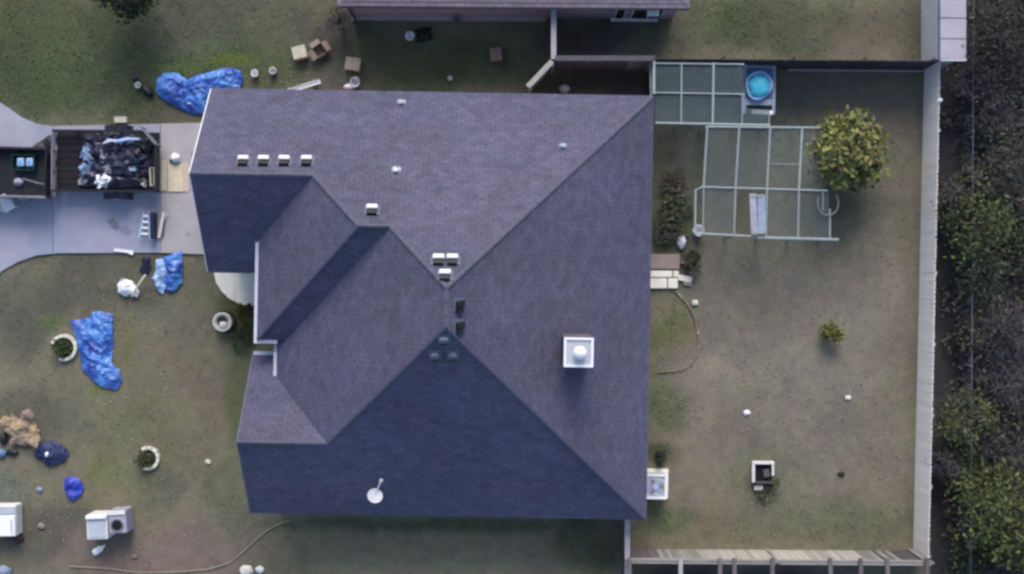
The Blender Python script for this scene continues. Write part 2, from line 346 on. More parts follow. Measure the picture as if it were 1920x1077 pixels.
# (px, py, rx, ry, colour, weight): soil and turf patches, some painted paler to offset cast shade
PATCH = [
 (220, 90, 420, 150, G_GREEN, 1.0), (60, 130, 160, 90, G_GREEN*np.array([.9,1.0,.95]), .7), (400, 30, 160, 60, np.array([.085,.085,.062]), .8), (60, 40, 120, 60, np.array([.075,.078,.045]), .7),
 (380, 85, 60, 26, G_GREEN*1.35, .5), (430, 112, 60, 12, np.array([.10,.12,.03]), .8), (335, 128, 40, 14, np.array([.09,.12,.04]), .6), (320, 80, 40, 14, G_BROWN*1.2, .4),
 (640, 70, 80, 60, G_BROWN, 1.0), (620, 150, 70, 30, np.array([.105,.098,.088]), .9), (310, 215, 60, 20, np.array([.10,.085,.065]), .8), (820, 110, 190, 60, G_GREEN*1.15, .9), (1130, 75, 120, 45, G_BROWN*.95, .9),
 (850, 150, 120, 40, G_GREEN*1.1, .7), (1120, 150, 110, 30, G_BROWN*.9, .9), (1450, 50, 240, 60, np.array([.078,.083,.055]), 1.0), (1360, 25, 60, 40, G_GREEN*np.array([.9,1.08,.9]), .6), (1640, 70, 110, 50, np.array([.11,.095,.07]), .8),
 (1500, 190, 260, 90, np.array([.15,.13,.105]), .9), (1370, 270, 190, 140, np.array([.085,.092,.075]), .8), (1650, 380, 90, 200, G_DIRT*.72, .7), (1560, 400, 90, 70, G_GREEN*1.1, .6),  # first patch painted paler to offset the top fence's shadow
 (1480, 640, 260, 200, G_DIRT, 1.0), (1500, 690, 130, 110, G_DIRT*1.12, .7), (1380, 720, 60, 50, G_DIRT*1.2, .6), (1600, 560, 60, 60, G_DIRT*1.12, .5), (1320, 720, 90, 90, G_DIRT*1.12, .7), (1500, 870, 220, 130, G_DIRT*.98, .9), (1300, 860, 90, 110, G_DIRT*np.array([1.05,.97,.97]), .6), (1450, 900, 90, 70, np.array([.115,.12,.08]), .5), (1560, 985, 220, 45, np.array([.105,.108,.075]), .8),
 (1255, 620, 45, 60, np.array([.11,.115,.055]), .9), (1245, 760, 40, 60, G_GREEN*1.4, .7), (1240, 850, 30, 20, G_GREEN*.8, .8), (1250, 975, 60, 30, G_GREEN*1.5, .8), (1250, 440, 50, 80, G_GREEN*1.0, .8), (1260, 290, 40, 60, G_BROWN*.95, .7), (1680, 720, 40, 200, G_DIRT*.95, .5),
 (1330, 690, 30, 22, G_DIRT*1.35, .6), (1310, 775, 28, 25, G_DIRT*1.3, .5), (1440, 700, 20, 50, G_DIRT*1.2, .5), (1670, 520, 20, 40, G_DIRT*1.2, .5), (1500, 580, 130, 50, G_DIRT*np.array([1.02,.99,1.04]), .5),
 (200, 520, 190, 60, np.array([.082,.08,.062]), .8), (60, 600, 90, 80, np.array([.078,.078,.062]), .8), (300, 620, 120, 100, np.array([.128,.122,.09]), .6), (330, 740, 90, 130, G_DIRT*np.array([.97,.93,.86]), .7), (250, 800, 120, 90, np.array([.125,.122,.078]), .7),
 (60, 780, 90, 60, np.array([.095,.092,.07]), .8), (215, 895, 60, 35, np.array([.12,.125,.055]), .7), (300, 910, 45, 40, np.array([.09,.098,.072]), .5), (110, 1000, 120, 70, np.array([.088,.08,.066]), .9), (330, 1030, 150, 70, G_PINK, .9), (230, 1060, 100, 30, G_PINK*.92, .7), (400, 990, 60, 60, np.array([.13,.115,.09]), .5),
 (440, 700, 24, 160, np.array([.095,.105,.055]), .8), (455, 600, 30, 40, np.array([.07,.075,.03]), .8), (430, 930, 40, 70, np.array([.10,.105,.07]), .7), (560, 1040, 110, 60, np.array([.13,.125,.075]), .9), (850, 1030, 330, 60, np.array([.19,.165,.11]), .9), (850, 1075, 250, 25, np.array([.2,.17,.12]), .6),  # last two patches painted paler to offset the house's own shade
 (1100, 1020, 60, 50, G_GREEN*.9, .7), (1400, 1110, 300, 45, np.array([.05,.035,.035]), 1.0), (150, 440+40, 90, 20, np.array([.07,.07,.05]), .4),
 (190, 600, 25, 12, np.array([.10,.13,.04]), .6), (180, 728, 40, 14, np.array([.11,.13,.05]), .6), (100, 605, 30, 14, np.array([.09,.12,.04]), .7), (240, 640, 16, 60, np.array([.13,.13,.055]), .6), (345, 200, 60, 18, np.array([.10,.085,.07]), .6),
 (5, 920, 40, 40, np.array([.10,.13,.115]), .6), (820, 985, 330, 14, G_GREEN*1.2, .8)]
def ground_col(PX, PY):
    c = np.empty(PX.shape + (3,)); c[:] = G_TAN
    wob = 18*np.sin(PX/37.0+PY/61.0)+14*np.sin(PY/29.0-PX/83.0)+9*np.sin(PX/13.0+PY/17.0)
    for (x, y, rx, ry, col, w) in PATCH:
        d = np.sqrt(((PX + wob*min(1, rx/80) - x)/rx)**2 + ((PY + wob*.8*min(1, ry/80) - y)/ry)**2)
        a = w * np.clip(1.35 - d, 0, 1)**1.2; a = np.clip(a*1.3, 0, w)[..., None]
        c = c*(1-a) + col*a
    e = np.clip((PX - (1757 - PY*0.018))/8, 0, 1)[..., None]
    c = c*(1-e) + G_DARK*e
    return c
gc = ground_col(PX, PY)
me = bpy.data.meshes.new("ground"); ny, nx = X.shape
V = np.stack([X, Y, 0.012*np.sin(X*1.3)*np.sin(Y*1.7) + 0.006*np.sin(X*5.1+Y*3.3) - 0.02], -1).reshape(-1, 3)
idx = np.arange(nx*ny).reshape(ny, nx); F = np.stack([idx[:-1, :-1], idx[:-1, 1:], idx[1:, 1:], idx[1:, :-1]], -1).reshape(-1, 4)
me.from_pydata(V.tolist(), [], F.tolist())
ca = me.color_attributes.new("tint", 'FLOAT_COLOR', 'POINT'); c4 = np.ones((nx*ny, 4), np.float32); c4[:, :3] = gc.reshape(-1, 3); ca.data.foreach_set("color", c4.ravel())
me.polygons.foreach_set("use_smooth", [True]*len(me.polygons))
gm = bpy.data.materials.new("lawn_and_soil"); gm.use_nodes = True; n, l = gm.node_tree.nodes, gm.node_tree.links; b = n["Principled BSDF"]
b.inputs["Roughness"].default_value = 1; b.inputs["Specular IOR Level"].default_value = 0.05
at = n.new("ShaderNodeAttribute"); at.attribute_name = "tint"; tc = n.new("ShaderNodeTexCoord"); src = at.outputs["Color"]
def nfac(scale, lo, hi, detail=5, a=0.3, bb=0.7):
    nz = n.new("ShaderNodeTexNoise"); nz.inputs["Scale"].default_value = scale; nz.inputs["Detail"].default_value = detail; nz.inputs["Roughness"].default_value = 0.6
    l.new(tc.outputs["Object"], nz.inputs["Vector"]); mr = n.new("ShaderNodeMapRange"); mr.inputs[1].default_value = a; mr.inputs[2].default_value = bb
    mr.inputs[3].default_value = lo; mr.inputs[4].default_value = hi; l.new(nz.outputs[0], mr.inputs[0]); return mr.outputs[0], nz
for s, lo, hi in ((0.55, 0.86, 1.18), (2.6, 0.88, 1.14), (14, 0.9, 1.12)):
    f, _ = nfac(s, lo, hi); vm = n.new("ShaderNodeVectorMath"); vm.operation = 'SCALE'; l.new(src, vm.inputs[0]); l.new(f, vm.inputs["Scale"]); src = vm.outputs[0]
f, _ = nfac(1.1, 0, 0.35, 4, 0.45, 0.65); mx = n.new("ShaderNodeMix"); mx.data_type = 'RGBA'; mx.blend_type = 'MULTIPLY'
l.new(f, mx.inputs[0]); l.new(src, mx.inputs[6]); mx.inputs[7].default_value = (0.84, 0.98, 0.74, 1); src = mx.outputs[2]
l.new(src, b.inputs["Base Color"])
_, nb = nfac(22, 0, 1, 6); bp = n.new("ShaderNodeBump"); bp.inputs["Strength"].default_value = 0.3; bp.inputs["Distance"].default_value = 0.05
l.new(nb.outputs[0], bp.inputs["Height"]); l.new(bp.outputs[0], b.inputs["Normal"])
tag(link("ground", me, gm), "patchy lawn and bare earth around the houses", kind='structure')

# driveway, in cast slabs with recessed joints
def clip(poly, ax, val, keep_less):
    out = []; n = len(poly)
    for i in range(n):
        a, b2 = poly[i], poly[(i+1) % n]
        ia, ib = ((a[ax] <= val) == keep_less or a[ax] == val), ((b2[ax] <= val) == keep_less or b2[ax] == val)
        if ia: out.append(a)
        if ia != ib:
            t = (val - a[ax])/(b2[ax]-a[ax]); out.append(tuple(a[k] + (b2[k]-a[k])*t for k in range(len(a))))
    return out
drive_px = [(-400, 60), (-150, 95), (-60, 150), (-20, 180), (12, 200), (40, 220), (70, 233), (100, 237), (250, 234), (405, 230), (405, 478), (300, 474), (110, 475), (70, 479), (35, 491), (5, 508), (-30, 540), (-80, 600), (-150, 680), (-400, 720)]
drive = [P(*p) for p in drive_px]
dw = bpy.data.objects.new("driveway", None); COL.objects.link(dw); tag(dw, "pale concrete driveway flaring out towards the street", kind='structure')
gx = [P(v, 0)[0] for v in (-400, -230, -60, 100, 302, 420)]; gy = [P(0, v)[1] for v in (760, 560, 356, 150, 0)]
for i in range(len(gx)-1):
    for j in range(len(gy)-1):
        q = clip(clip(clip(clip(drive, 0, gx[i]+.008, False), 0, gx[i+1]-.008, True), 1, gy[j]+.008, False), 1, gy[j+1]-.008, True)
        if len(q) < 3: continue
        mb = MB().prism(q, -0.1, 0.045 + random.uniform(0, .006)); mb.build("slab", M['concrete_w'] if i == 4 else M['concrete'], dw)
def stain(px, py, rx, ry, seed, m='stain'):
    g = random.Random(seed); x, y = P(px, py); pts = []
    for t in np.linspace(0, 2*math.pi, 25)[:-1]:
        k = 1+.3*math.sin(2*t+seed)+.2*math.sin(5*t+seed*2)+g.uniform(-.12, .12); pts.append((x+rx*k*math.cos(t), y+ry*k*math.sin(t)))
    mb = MB(); mb.add([(p[0], p[1], .056) for p in pts], [tuple(range(24))]); mb.build("oil_stain", M[m], dw)
M['stain'] = mat('oil_stain', (0.17, 0.17, 0.21), 0.7, 0.2, 6, alpha=.45); M['stain2'] = mat('faint_stain', (0.2, 0.2, 0.26), 0.8, 0.2, 6, alpha=.2)
stain(214, 420, .16, .2, 3); stain(236, 432, .3, .12, 4, 'stain2'); stain(362, 290, .1, .1, 11, 'stain2'); stain(352, 440, .06, .08, 13, 'stain2')
walk = [P(*p) for p in [(399, 500), (500, 500), (500, 574), (470, 574), (450, 570), (430, 560), (416, 546), (406, 530)]]
wk = bpy.data.objects.new("path", None); COL.objects.link(wk); tag(wk, "cream concrete entry path with a rounded edge", kind='structure')
for (a, c2) in ((398, 441), (441.6, 520)):
    q = clip(clip(walk, 0, P(a, 0)[0], False), 0, P(c2, 0)[0], True)
    MB().prism(q, -0.1, 0.07).build("slab", M['paving'], wk)

# ---------------------------------------------------------------- main house
HR = R(-1.0)
house = thing("house", "large hip roofed brick house with dark blue grey shingles in the middle", "house", (0, 0, 0), HR)
SL = 0.9
XE, YN, YS = 4.42, 6.20, -7.38
XG, YG = -9.77, 0.32; XW, YW = -8.27, -2.32
XA, HA, YA = -7.98, 3.5, -1.79; XB, HB = -7.40, 3.2
fN = lambda x, y: 2.6 + SL*(YN-y)
fS = lambda x, y: 2.6 + SL*(y-YS)
fE = lambda x, y: 2.6 + SL*(XE-x)
fB = lambda x, y: HB + SL*(x-XB)
fA = lambda x, y: HA + SL*(x-XA)
fBand = lambda x, y: HA + SL*(y-YA)
fG = lambda x, y: 2.6 + SL*(y-YG)
fW = lambda x, y: 2.6 + SL*(YW-y)
def roof_h(x, y):
    h = min(fN(x, y), fS(x, y), fE(x, y), fB(x, y)); h = max(h, min(fN(x, y), fA(x, y), fBand(x, y)))
    return max(h, min(fN(x, y), fG(x, y)) if x < -5 else 0, min(fS(x, y), fW(x, y)) if x < -5 else 0)
XR = -1.823; HP = fE(XR, 0); pN = (XR, YN-(HP-2.6)/SL); pS = (XR, YS+(HP-2.6)/SL)
YR1 = (YN+YG)/2; hg = fG(0, YR1); xg = XA+(hg-HA)/SL
yb = ((2.6+SL*YN)-(HA-SL*YA))/(2*SL); hb = fBand(0, yb); xa2 = XA+(hb-HA)/SL; xb2 = XB+(hb-HB)/SL
YR2 = (YS+YW)/2; hw = fW(0, YR2); xw = XB+(hw-HB)/SL
yv = YW-(HB-2.6)/SL; yga = YG+(HA-2.6)/SL; xvb = XB+(HA-HB)/SL
SLOPES = [
 ([(XG, YN), (XE, YN), pN, (xb2, yb), (xa2, yb), (xg, YR1), (XG, YR1)], fN, (-1, 0), (0, -1)),
 ([(XE, YN), (XE, YS), pS, pN], fE, (0, 1), (-1, 0)),
 ([(XE, YS), (XW, YS), (XW, YR2), (xw, YR2), pS], fS, (1, 0), (0, 1)),
 ([(XG, YG), (XG, YR1), (xg, YR1), (XA, yga), (XA+.6, yga), (XA+.6, YG)], fG, (1, 0), (0, 1)),
 ([(XA, YA), (XA, yga), (xg, YR1), (xa2, yb)], fA, (0, -1), (1, 0)),
 ([(XA, YA), (xa2, yb), (xb2, yb), (xvb, YA)], fBand, (1, 0), (0, 1)),
 ([(XB, YA-.02), (xvb-.02, YA-.02), (xvb, YA), (xb2, yb), pN, pS, (xw, YR2), (XB, yv)], fB, (0, -1), (1, 0)),
 ([(XW, YW), (XW, YR2), (xw, YR2), (XB, yv), (XB+.4, yv), (XB+.4, YW)], fW, (-1, 0), (0, -1)),
]
def slopes_mesh(slopes, m, parent, slope, course=0.145, lip=0.012, name="roof", th=0.16):
    V, F, U = [], [], []
    def face(pts, uvs):
        o = len(V); V.extend(pts); F.append(tuple(range(o, o+len(pts)))); U.extend(uvs)
    cs = 1/math.sqrt(1+slope*slope)
    for poly, f, e, s in slopes:
        n = len(poly); P3 = [Vector((x, y, f(x, y))) for x, y in poly]
        area = sum(poly[i][0]*poly[(i+1) % n][1]-poly[(i+1) % n][0]*poly[i][1] for i in range(n))
        if area < 0: P3 = P3[::-1]; poly = poly[::-1]
        dn = Vector((0, 0, -th))
        face(P3, [(0, 0)]*n); face([p+dn for p in P3][::-1], [(0, 0)]*n)
        for i in range(n):
            a, b2 = P3[i], P3[(i+1) % n]; face([a, a+dn, b2+dn, b2], [(0, 0)]*4)
        E = Vector((e[0], e[1], 0)); S3 = Vector((s[0]*cs, s[1]*cs, slope*cs)); N = E.cross(S3); N = N if N.z > 0 else -N
        o3 = P3[0] - S3*((P3[0].z - min(p.z for p in P3))/S3.z)
        uv = [((p-o3).dot(E), (p-o3).dot(S3)) for p in P3]; vmax = max(u[1] for u in uv)
        uo = random.uniform(0, 5)
        for k in range(int(vmax/course)+1):
            v0, v1 = k*course, (k+1)*course
            q = clip(clip(uv, 1, v0, False), 1, v1, True)
            q = [p for i, p in enumerate(q) if math.dist(p, q[i-1]) > 1e-5]
            if len(q) < 3: continue
            jit = random.uniform(0, .002)
            pts = [o3 + E*u + S3*v + N*(0.004+jit+lip*(1-(v-v0)/course)) for u, v in q]
            if (pts[1]-pts[0]).cross(pts[2]-pts[0]).dot(N) < 0: pts = pts[::-1]; q = q[::-1]
            face(pts, [(u+uo, v) for u, v in q])
            for i in range(len(q)):
                a, b2 = q[i], q[(i+1) % len(q)]
                if abs(a[1]-v0) < 1e-4 and abs(b2[1]-v0) < 1e-4:
                    face([pts[i], pts[i]-N*(lip+.002), pts[(i+1) % len(q)]-N*(lip+.002), pts[(i+1) % len(q)]], [(0, 0)]*4)
    me = bpy.data.meshes.new(name); me.from_pydata([tuple(v) for v in V], [], F)
    ul = me.uv_layers.new(name="metres"); ul.data.foreach_set("uv", np.array(U, np.float32).ravel())
    return link(name, me, m, parent)
roof = slopes_mesh(SLOPES, M['shingle'], house, SL)

def V3(x, y, f, dz=0.0): return Vector((x, y, f(x, y)+dz))
def ridge(a, b2, w=0.055, parent=roof, m='cap'):
    a, b2 = Vector(a), Vector(b2); d = (b2-a); n = max(1, int(d.length/0.3)); mb = MB(); side = d.cross(Vector((0, 0, 1))).normalized()
    for i in range(n):
        p, q = a+d*(i/n), a+d*((i+1.15)/n) if i < n-1 else b2
        lo, hi = 0.016, 0.03
        for sgn in (-1, 1):
            drop = Vector((0, 0, -w*(.62 if abs(d.z) > .1 else .88)))
            v = [p+Vector((0, 0, .03+lo)), q+Vector((0, 0, .03+hi)), q+side*w*sgn+drop+Vector((0, 0, .045+hi)), p+side*w*sgn+drop+Vector((0, 0, .045+lo))]
            dn = Vector((0, 0, -.03)); mb.add(v+[x+dn for x in v], [(0, 1, 2, 3), (7, 6, 5, 4), (0, 4, 5, 1), (1, 5, 6, 2), (2, 6, 7, 3), (3, 7, 4, 0)])
    return mb.build("ridge_cap", M[m], parent)
for a, b2 in (((XG, YR1, hg), (xg, YR1, hg)), ((xg, YR1, hg), (xa2, yb, hb)), ((xa2, yb, hb), (xb2, yb, hb)), ((xb2, yb, hb), (*pN, HP)), ((*pN, HP), (*pS, HP)),
              ((XE, YN, 2.6), (*pN, HP)), ((XE, YS, 2.6), (*pS, HP)), ((xw, YR2, hw), (*pS, HP)), ((XW, YR2, hw), (xw, YR2, hw)), ((XA, YA, HA), (xa2, yb, hb))):
    ridge(a, b2)
def gutter(a, b2, out, m='gutter'):
    """open trough along an eave: bottom, outer lip and back"""
    a, b2, out = Vector(a), Vector(b2), Vector(out); mb = MB(); d = b2-a; L = d.length; rz = math.atan2(d.y, d.x); c = (a+b2)/2
    mb.box(c+out*.055+Vector((0, 0, -.13)), (L, .09, .012), rz); mb.box(c+out*.100+Vector((0, 0, -.075)), (L, .012, .11), rz); mb.box(c+out*.012+Vector((0, 0, -.06)), (L, .022, .15), rz)
    mb.box(c+out*.095+Vector((0, 0, -.02)), (L, .03, .012), rz)
    mb.box(c+out*.05+Vector((0, 0, -.045)), (L, .07, .01), rz)
    return mb.build("gutter", M[m], roof)
gutter((XA, yga+.05, HA), (XA, YA-.12, HA), (-1, 0, 0)); gutter((XA-.0, YA, HA), (XB+.04, YA, HA), (0, -1, 0))
gutter((XB, YA-.12, HB), (XB, yv-.1, HB), (-1, 0, 0)); gutter((XW, YW, 2.6), (XB+.12, YW, 2.6), (0, 1, 0))
def rake(x, y0, h0, y1, h1, out=-1, m='white'):
    mb = MB(); v = []
    for (y, h) in ((y0, h0), (y1, h1)):
        for dx, dz in ((0, .0), (out*.03, .0), (out*.03, -.2), (0, -.2)): v.append((x+dx, y, h+dz))
    mb.add(v, [(0, 1, 5, 4), (1, 2, 6, 5), (2, 3, 7, 6), (3, 0, 4, 7), (0, 3, 2, 1), (4, 5, 6, 7)])
    mb.build("fascia", M[m], roof)
for (a, b2, h0, h1, x, f) in ((YN, YR1, 2.6, hg, XG, 1), (YG, YR1, 2.6, hg, XG, 1)):
    rake(x, a, h0+.01, b2, h1-.0, m='white')
for (a, b2) in ((YS, YR2), (YW, YR2)): rake(XW, a, 2.6, b2, hw, m='darkmetal')
for (c, d) in (((XG/2+XE/2, YN+.014, 2.5), (XE-XG, .025, .19)), ((XE+.014, (YN+YS)/2, 2.5), (.025, YN-YS, .19)), (((XE+XW)/2, YS-.014, 2.5), (XE-XW, .025, .19)), (((XG+XA)/2+.1, YG-.014, 2.5), (XA-XG+.1, .025, .19))):
    MB().box(c, d).build("fascia", M['darkmetal'], roof)
# walls
foot = [(4.0, 5.8), (-9.37, 5.8), (-9.37, .72), (-7.0, .72), (-7.0, -2.7), (-7.9, -2.7), (-7.9, -6.98), (4.0, -6.98)]
wl = MB().prism(foot, 0, 2.42)
wl.box((-4.9, -.9, 2.85), (4.2, 3.2, .95))
for (x, y0, y1, yr, hr) in ((-9.37, .72, 5.8, YR1, hg-.5), (-7.9, -6.98, -2.7, YR2, hw-.5)):
    wl.add([(x, y0, 2.4), (x, y1, 2.4), (x, yr, hr), (x+.12, y0, 2.4), (x+.12, y1, 2.4), (x+.12, yr, hr)], [(0, 2, 1), (3, 4, 5), (0, 1, 4, 3), (1, 2, 5, 4), (2, 0, 3, 5)])
wl.build("wall", M['brick'], house)
gd = MB(); gd.box((-9.41, 3.26, 1.1), (.06, 4.6, 2.2)); go = gd.build("garage_door", M['white'], house)
for i in range(4): MB().box((-9.448, 3.26, .28+.54*i), (.016, 4.5, .48)).build("panel", M['dirtywhite'], go)
dr = MB().box((-7.04, -.9, 1.08), (.06, .95, 2.05)).build("front_door", M['maroon'], house); MB().cyl((-7.12, -.55, 1.0), (-7.07, -.55, 1.0), .03).build("handle", M['galv'], dr)
porch_posts = ((-7.75, .2), (-7.75, -1.55))
for (x, y) in porch_posts: MB().box((x, y, 1.68), (.16, .16, 3.3)).build("porch_post", M['white'], house)
def window(c, w, h, nrm, parent):
    rz = math.atan2(nrm[1], nrm[0]); c = Vector(c); T = Matrix.Rotation(rz, 3, 'Z')
    mb = MB()
    for (y, z, a, b2) in ((0, h/2, w+.1, .07), (0, -h/2, w+.1, .07), (w/2, 0, .07, h), (-w/2, 0, .07, h), (0, 0, .035, h), (0, 0, w, .035)):
        mb.box(c+T @ Vector((.03, y, z)), (.07, a, b2), rz)
    o = mb.build("window", M['white'], parent); MB().box(c+T @ Vector((.008, 0, 0)), (.02, w, h), rz).build("pane", M['glass'], o); return o
for (c, w, h, nrm) in (((4.0, 3.6, 1.5), 1.4, 1.2, (1, 0)), ((4.0, -3.2, 1.5), 1.6, 1.2, (1, 0)), ((4.0, -5.6, 1.5), 1.0, 1.1, (1, 0)), ((-7.9, -4.9, 1.4), 1.8, 1.4, (-1, 0)), ((-3.0, 5.8, 1.5), 1.0, 1.0, (0, 1)), ((1.4, 5.8, 1.5), 1.4, 1.2, (0, 1)), ((-4.2, -6.98, 1.5), 1.4, 1.2, (0, -1)), ((1.0, -6.98, 1.5), 1.4, 1.2, (0, -1))):
    window(c, w, h, nrm, house)
MB().box((4.03, .35, 1.05), (.05, 1.5, 2.05)).build("patio_door", M['glass'], house)
# things fixed to the roof
def on_roof(px, py, up=0.0):
    h = 5.0
    for _ in range(25):
        x, y = P(px, py, h+up); lx, ly = x*math.cos(-HR)-y*math.sin(-HR), x*math.sin(-HR)+y*math.cos(-HR); h = .5*h+.5*roof_h(lx, ly)
    return lx, ly, roof_h(lx, ly)
TH = math.atan(SL)
ROT = {'N': (-TH, 0), 'S': (TH, 0), 'E': (0, TH), 'W': (0, -TH)}
def vent(px, py, side, m, w=.33, d=.21):
    x, y, z = on_roof(px, py, .15); rx, ry = ROT[side]
    o = MB().box((0, 0, .024), (w+.12, d+.16, .012)).build("roof_vent", M['darkmetal'], house, loc=(x, y, z+.0), rot=(rx, ry, 0))
    MB().box((0, -.11, .075), (w*.86, d*.9, .11)).build("shade_box", M['black'], o)  # black box standing in for the dark shade behind the hood
    h = MB(); h.box((0, .03, .09), (w*.8, d*.5, .12)); h.box((0, .03, .17), (w, d*.8, .05), bev=.02); h.build("hood", M[m], o)
for px in (455, 493, 532, 574): vent(px, 303, 'N', 'ventpaint')
vent(697, 395, 'N', 'ventpaint'); vent(822, 489, 'N', 'ventpaint'); vent(848, 489, 'N', 'ventpaint'); vent(834, 518, 'N', 'ventpaint')
vent(832, 634, 'S', 'darkmetal', .26, .2); vent(815, 664, 'S', 'darkmetal', .24, .2); vent(849, 664, 'S', 'darkmetal', .24, .2); vent(858, 572, 'E', 'black', .24, .24); vent(858, 612, 'E', 'black', .24, .24)  # south slope hoods painted dark to put that slope's shade into their colour
def pipe(px, py, r=.07, m='galv'):
    x, y, z = on_roof(px, py, .2); o = MB().cyl((0, 0, -.1), (0, 0, .22), r, n=12).build("vent_pipe", M[m], house, loc=(x, y, z))
    MB().lathe([(r*2.6, -.05), (r*1.7, .05), (r*1.02, .09)], 12).build("flashing", M['galv'], o, rot=(-TH if y > 1 else 0, 0, 0))
pipe(752, 190); pipe(742, 317, .075, 'white'); pipe(1056, 272, .06)
cx_, cy_, cz_ = on_roof(1085, 661, 1.5)
ch = MB(); ch.box((cx_, cy_, cz_+.25), (.78, .78, 2.3)); co = ch.build("chimney", M['brick'], house); ct = cz_+1.4
cp = MB(); cp.box((cx_, cy_, ct+.03), (.86, .86, .05), bev=.015)
for (dx, dy, a, b2) in ((.40, 0, .07, .87), (-.40, 0, .07, .87), (0, .40, .73, .07), (0, -.40, .73, .07)): cp.box((cx_+dx, cy_+dy, ct+.085), (a, b2, .07))
cp.build("metal_cap", M['white'], co)
MB().box((cx_-.03, cy_+.44, cz_+.62), (.84, .10, .9)).build("brick_shoulder", M['wood_mauve'], co)
MB().box((cx_, cy_, ct+.06), (.72, .72, .012)).build("cap_pan", M['galv'], co)
fl = MB(); fl.cyl((cx_+.03, cy_-.01, ct+.05), (cx_+.03, cy_-.01, ct+.28), .13, n=16); fl.lathe([(.2, .27), (.19, .31), (.06, .38), (0, .39)], 20, (cx_+.03, cy_-.01, ct)); fl.build("flue", M['white'], co, True)
# satellite dish standing on the south slope
x, y, z = on_roof(702, 932, .5)
X_, Y_ = x*math.cos(HR)-y*math.sin(HR), x*math.sin(HR)+y*math.cos(HR)
ds = thing("satellite_dish", "white satellite dish with its arm on the dark south roof slope", "satellite dish", (X_, Y_, z-.02), R(-28))
MB().cyl((0, 0, 0), (0, 0, .42), .025).build("mast", M['galv'], ds)
MB().box((0, 0, .04), (.2, .2, .02), rx=TH).build("foot_plate", M['galv'], ds)
T = Matrix.Rotation(R(-34), 3, 'X')
MB().lathe([(0, 0), (.08, .005), (.16, .026), (.21, .05), (.24, .072), (.245, .068), (.21, .04), (.08, -.01), (0, -.014)], 24, (0, 0, .45), T).build("reflector", M['white'], ds, True)
MB().tube([(0, .0, .4), (-.03, .25, .45), (-.05, .52, .66)], .025).build("arm", M['white'], ds); MB().cyl((-.05, .50, .64), (-.055, .60, .72), .045, .06).build("receiver", M['dirtywhite'], ds)

# ---------------------------------------------------------------- neighbour house (north)
nb = thing("house", "mauve roofed brick neighbour house along the top edge", "house", (0, 9.17, 0), R(-.4))
nx0, nx1, nyE, nS = -5.62, 5.72, -.16, .35
hN = lambda x, y: 2.5+nS*(y-nyE)
slopes_mesh([([(nx0, nyE), (nx1, nyE), (nx1-5, nyE+5), (nx0+5, nyE+5)], hN, (1, 0), (0, 1)),
             ([(nx0, nyE+10), (nx1, nyE+10), (nx1-5, nyE+5), (nx0+5, nyE+5)], lambda x, y: 2.5+nS*(nyE+10-y), (1, 0), (0, -1)),
             ([(nx0, nyE), (nx0, nyE+10), (nx0+5, nyE+5)], lambda x, y: 2.5+nS*(x-nx0), (0, 1), (1, 0)),
             ([(nx1, nyE), (nx1, nyE+10), (nx1-5, nyE+5)], lambda x, y: 2.5+nS*(nx1-x), (0, 1), (-1, 0))], M['shingle_n'], nb, nS, th=.12)
MB().box(((nx0+nx1)/2, 4.84, 1.2), (nx1-nx0-.5, 9.68, 2.4)).build("wall", M['brick_n'], nb)
MB().box(((nx0+1.35)/2, -.06, .06), (1.3-nx0-.3, .12, .12)).build("foundation_ledge", M['rail'], nb)
MB().box(((nx0+nx1)/2, nyE-.02, 2.42), (nx1-nx0, .03, .15)).build("fascia", M['wood_mauve'], nb)
for (xw_, w) in ((3.6, .26), (4.5, .95)):
    o = window((xw_, 0, 1.3), w, 1.75, (0, -1), nb); o["label"] = "dark window in a white frame"; MB().box((xw_, -.075, 1.3), (w, .01, 1.7)).build('dark_cover', M['hole'], o)  # matte dark panel added over the glass to block its sky reflection
ac = thing("window_air_conditioner", "boxy white air conditioner jutting from the neighbour house window", "air conditioner", (4.62, 9.08, 1.55))
MB().box((0, -.1, .2), (.38, .24, .34), bev=.02).build("casing", M['dirtywhite'], ac); g = MB()
for i in range(6): g.box((0, -.228, .08+.05*i), (.32, .012, .02))
g.build("grille", M['darkmetal'], ac)
MB().box((4.15, -.06, .1), (1.6, .1, .14)).build("window_ledge", M['dirtywhite'], nb)
MB().cyl((-5.35, -.08, .1), (-5.35, -.08, 2.35), .05).build("downpipe", M['wood_mauve'], nb); MB().box((-1.88, -.1, .35), (.16, .14, .5)).build("meter_box", M['darkmetal'], nb)

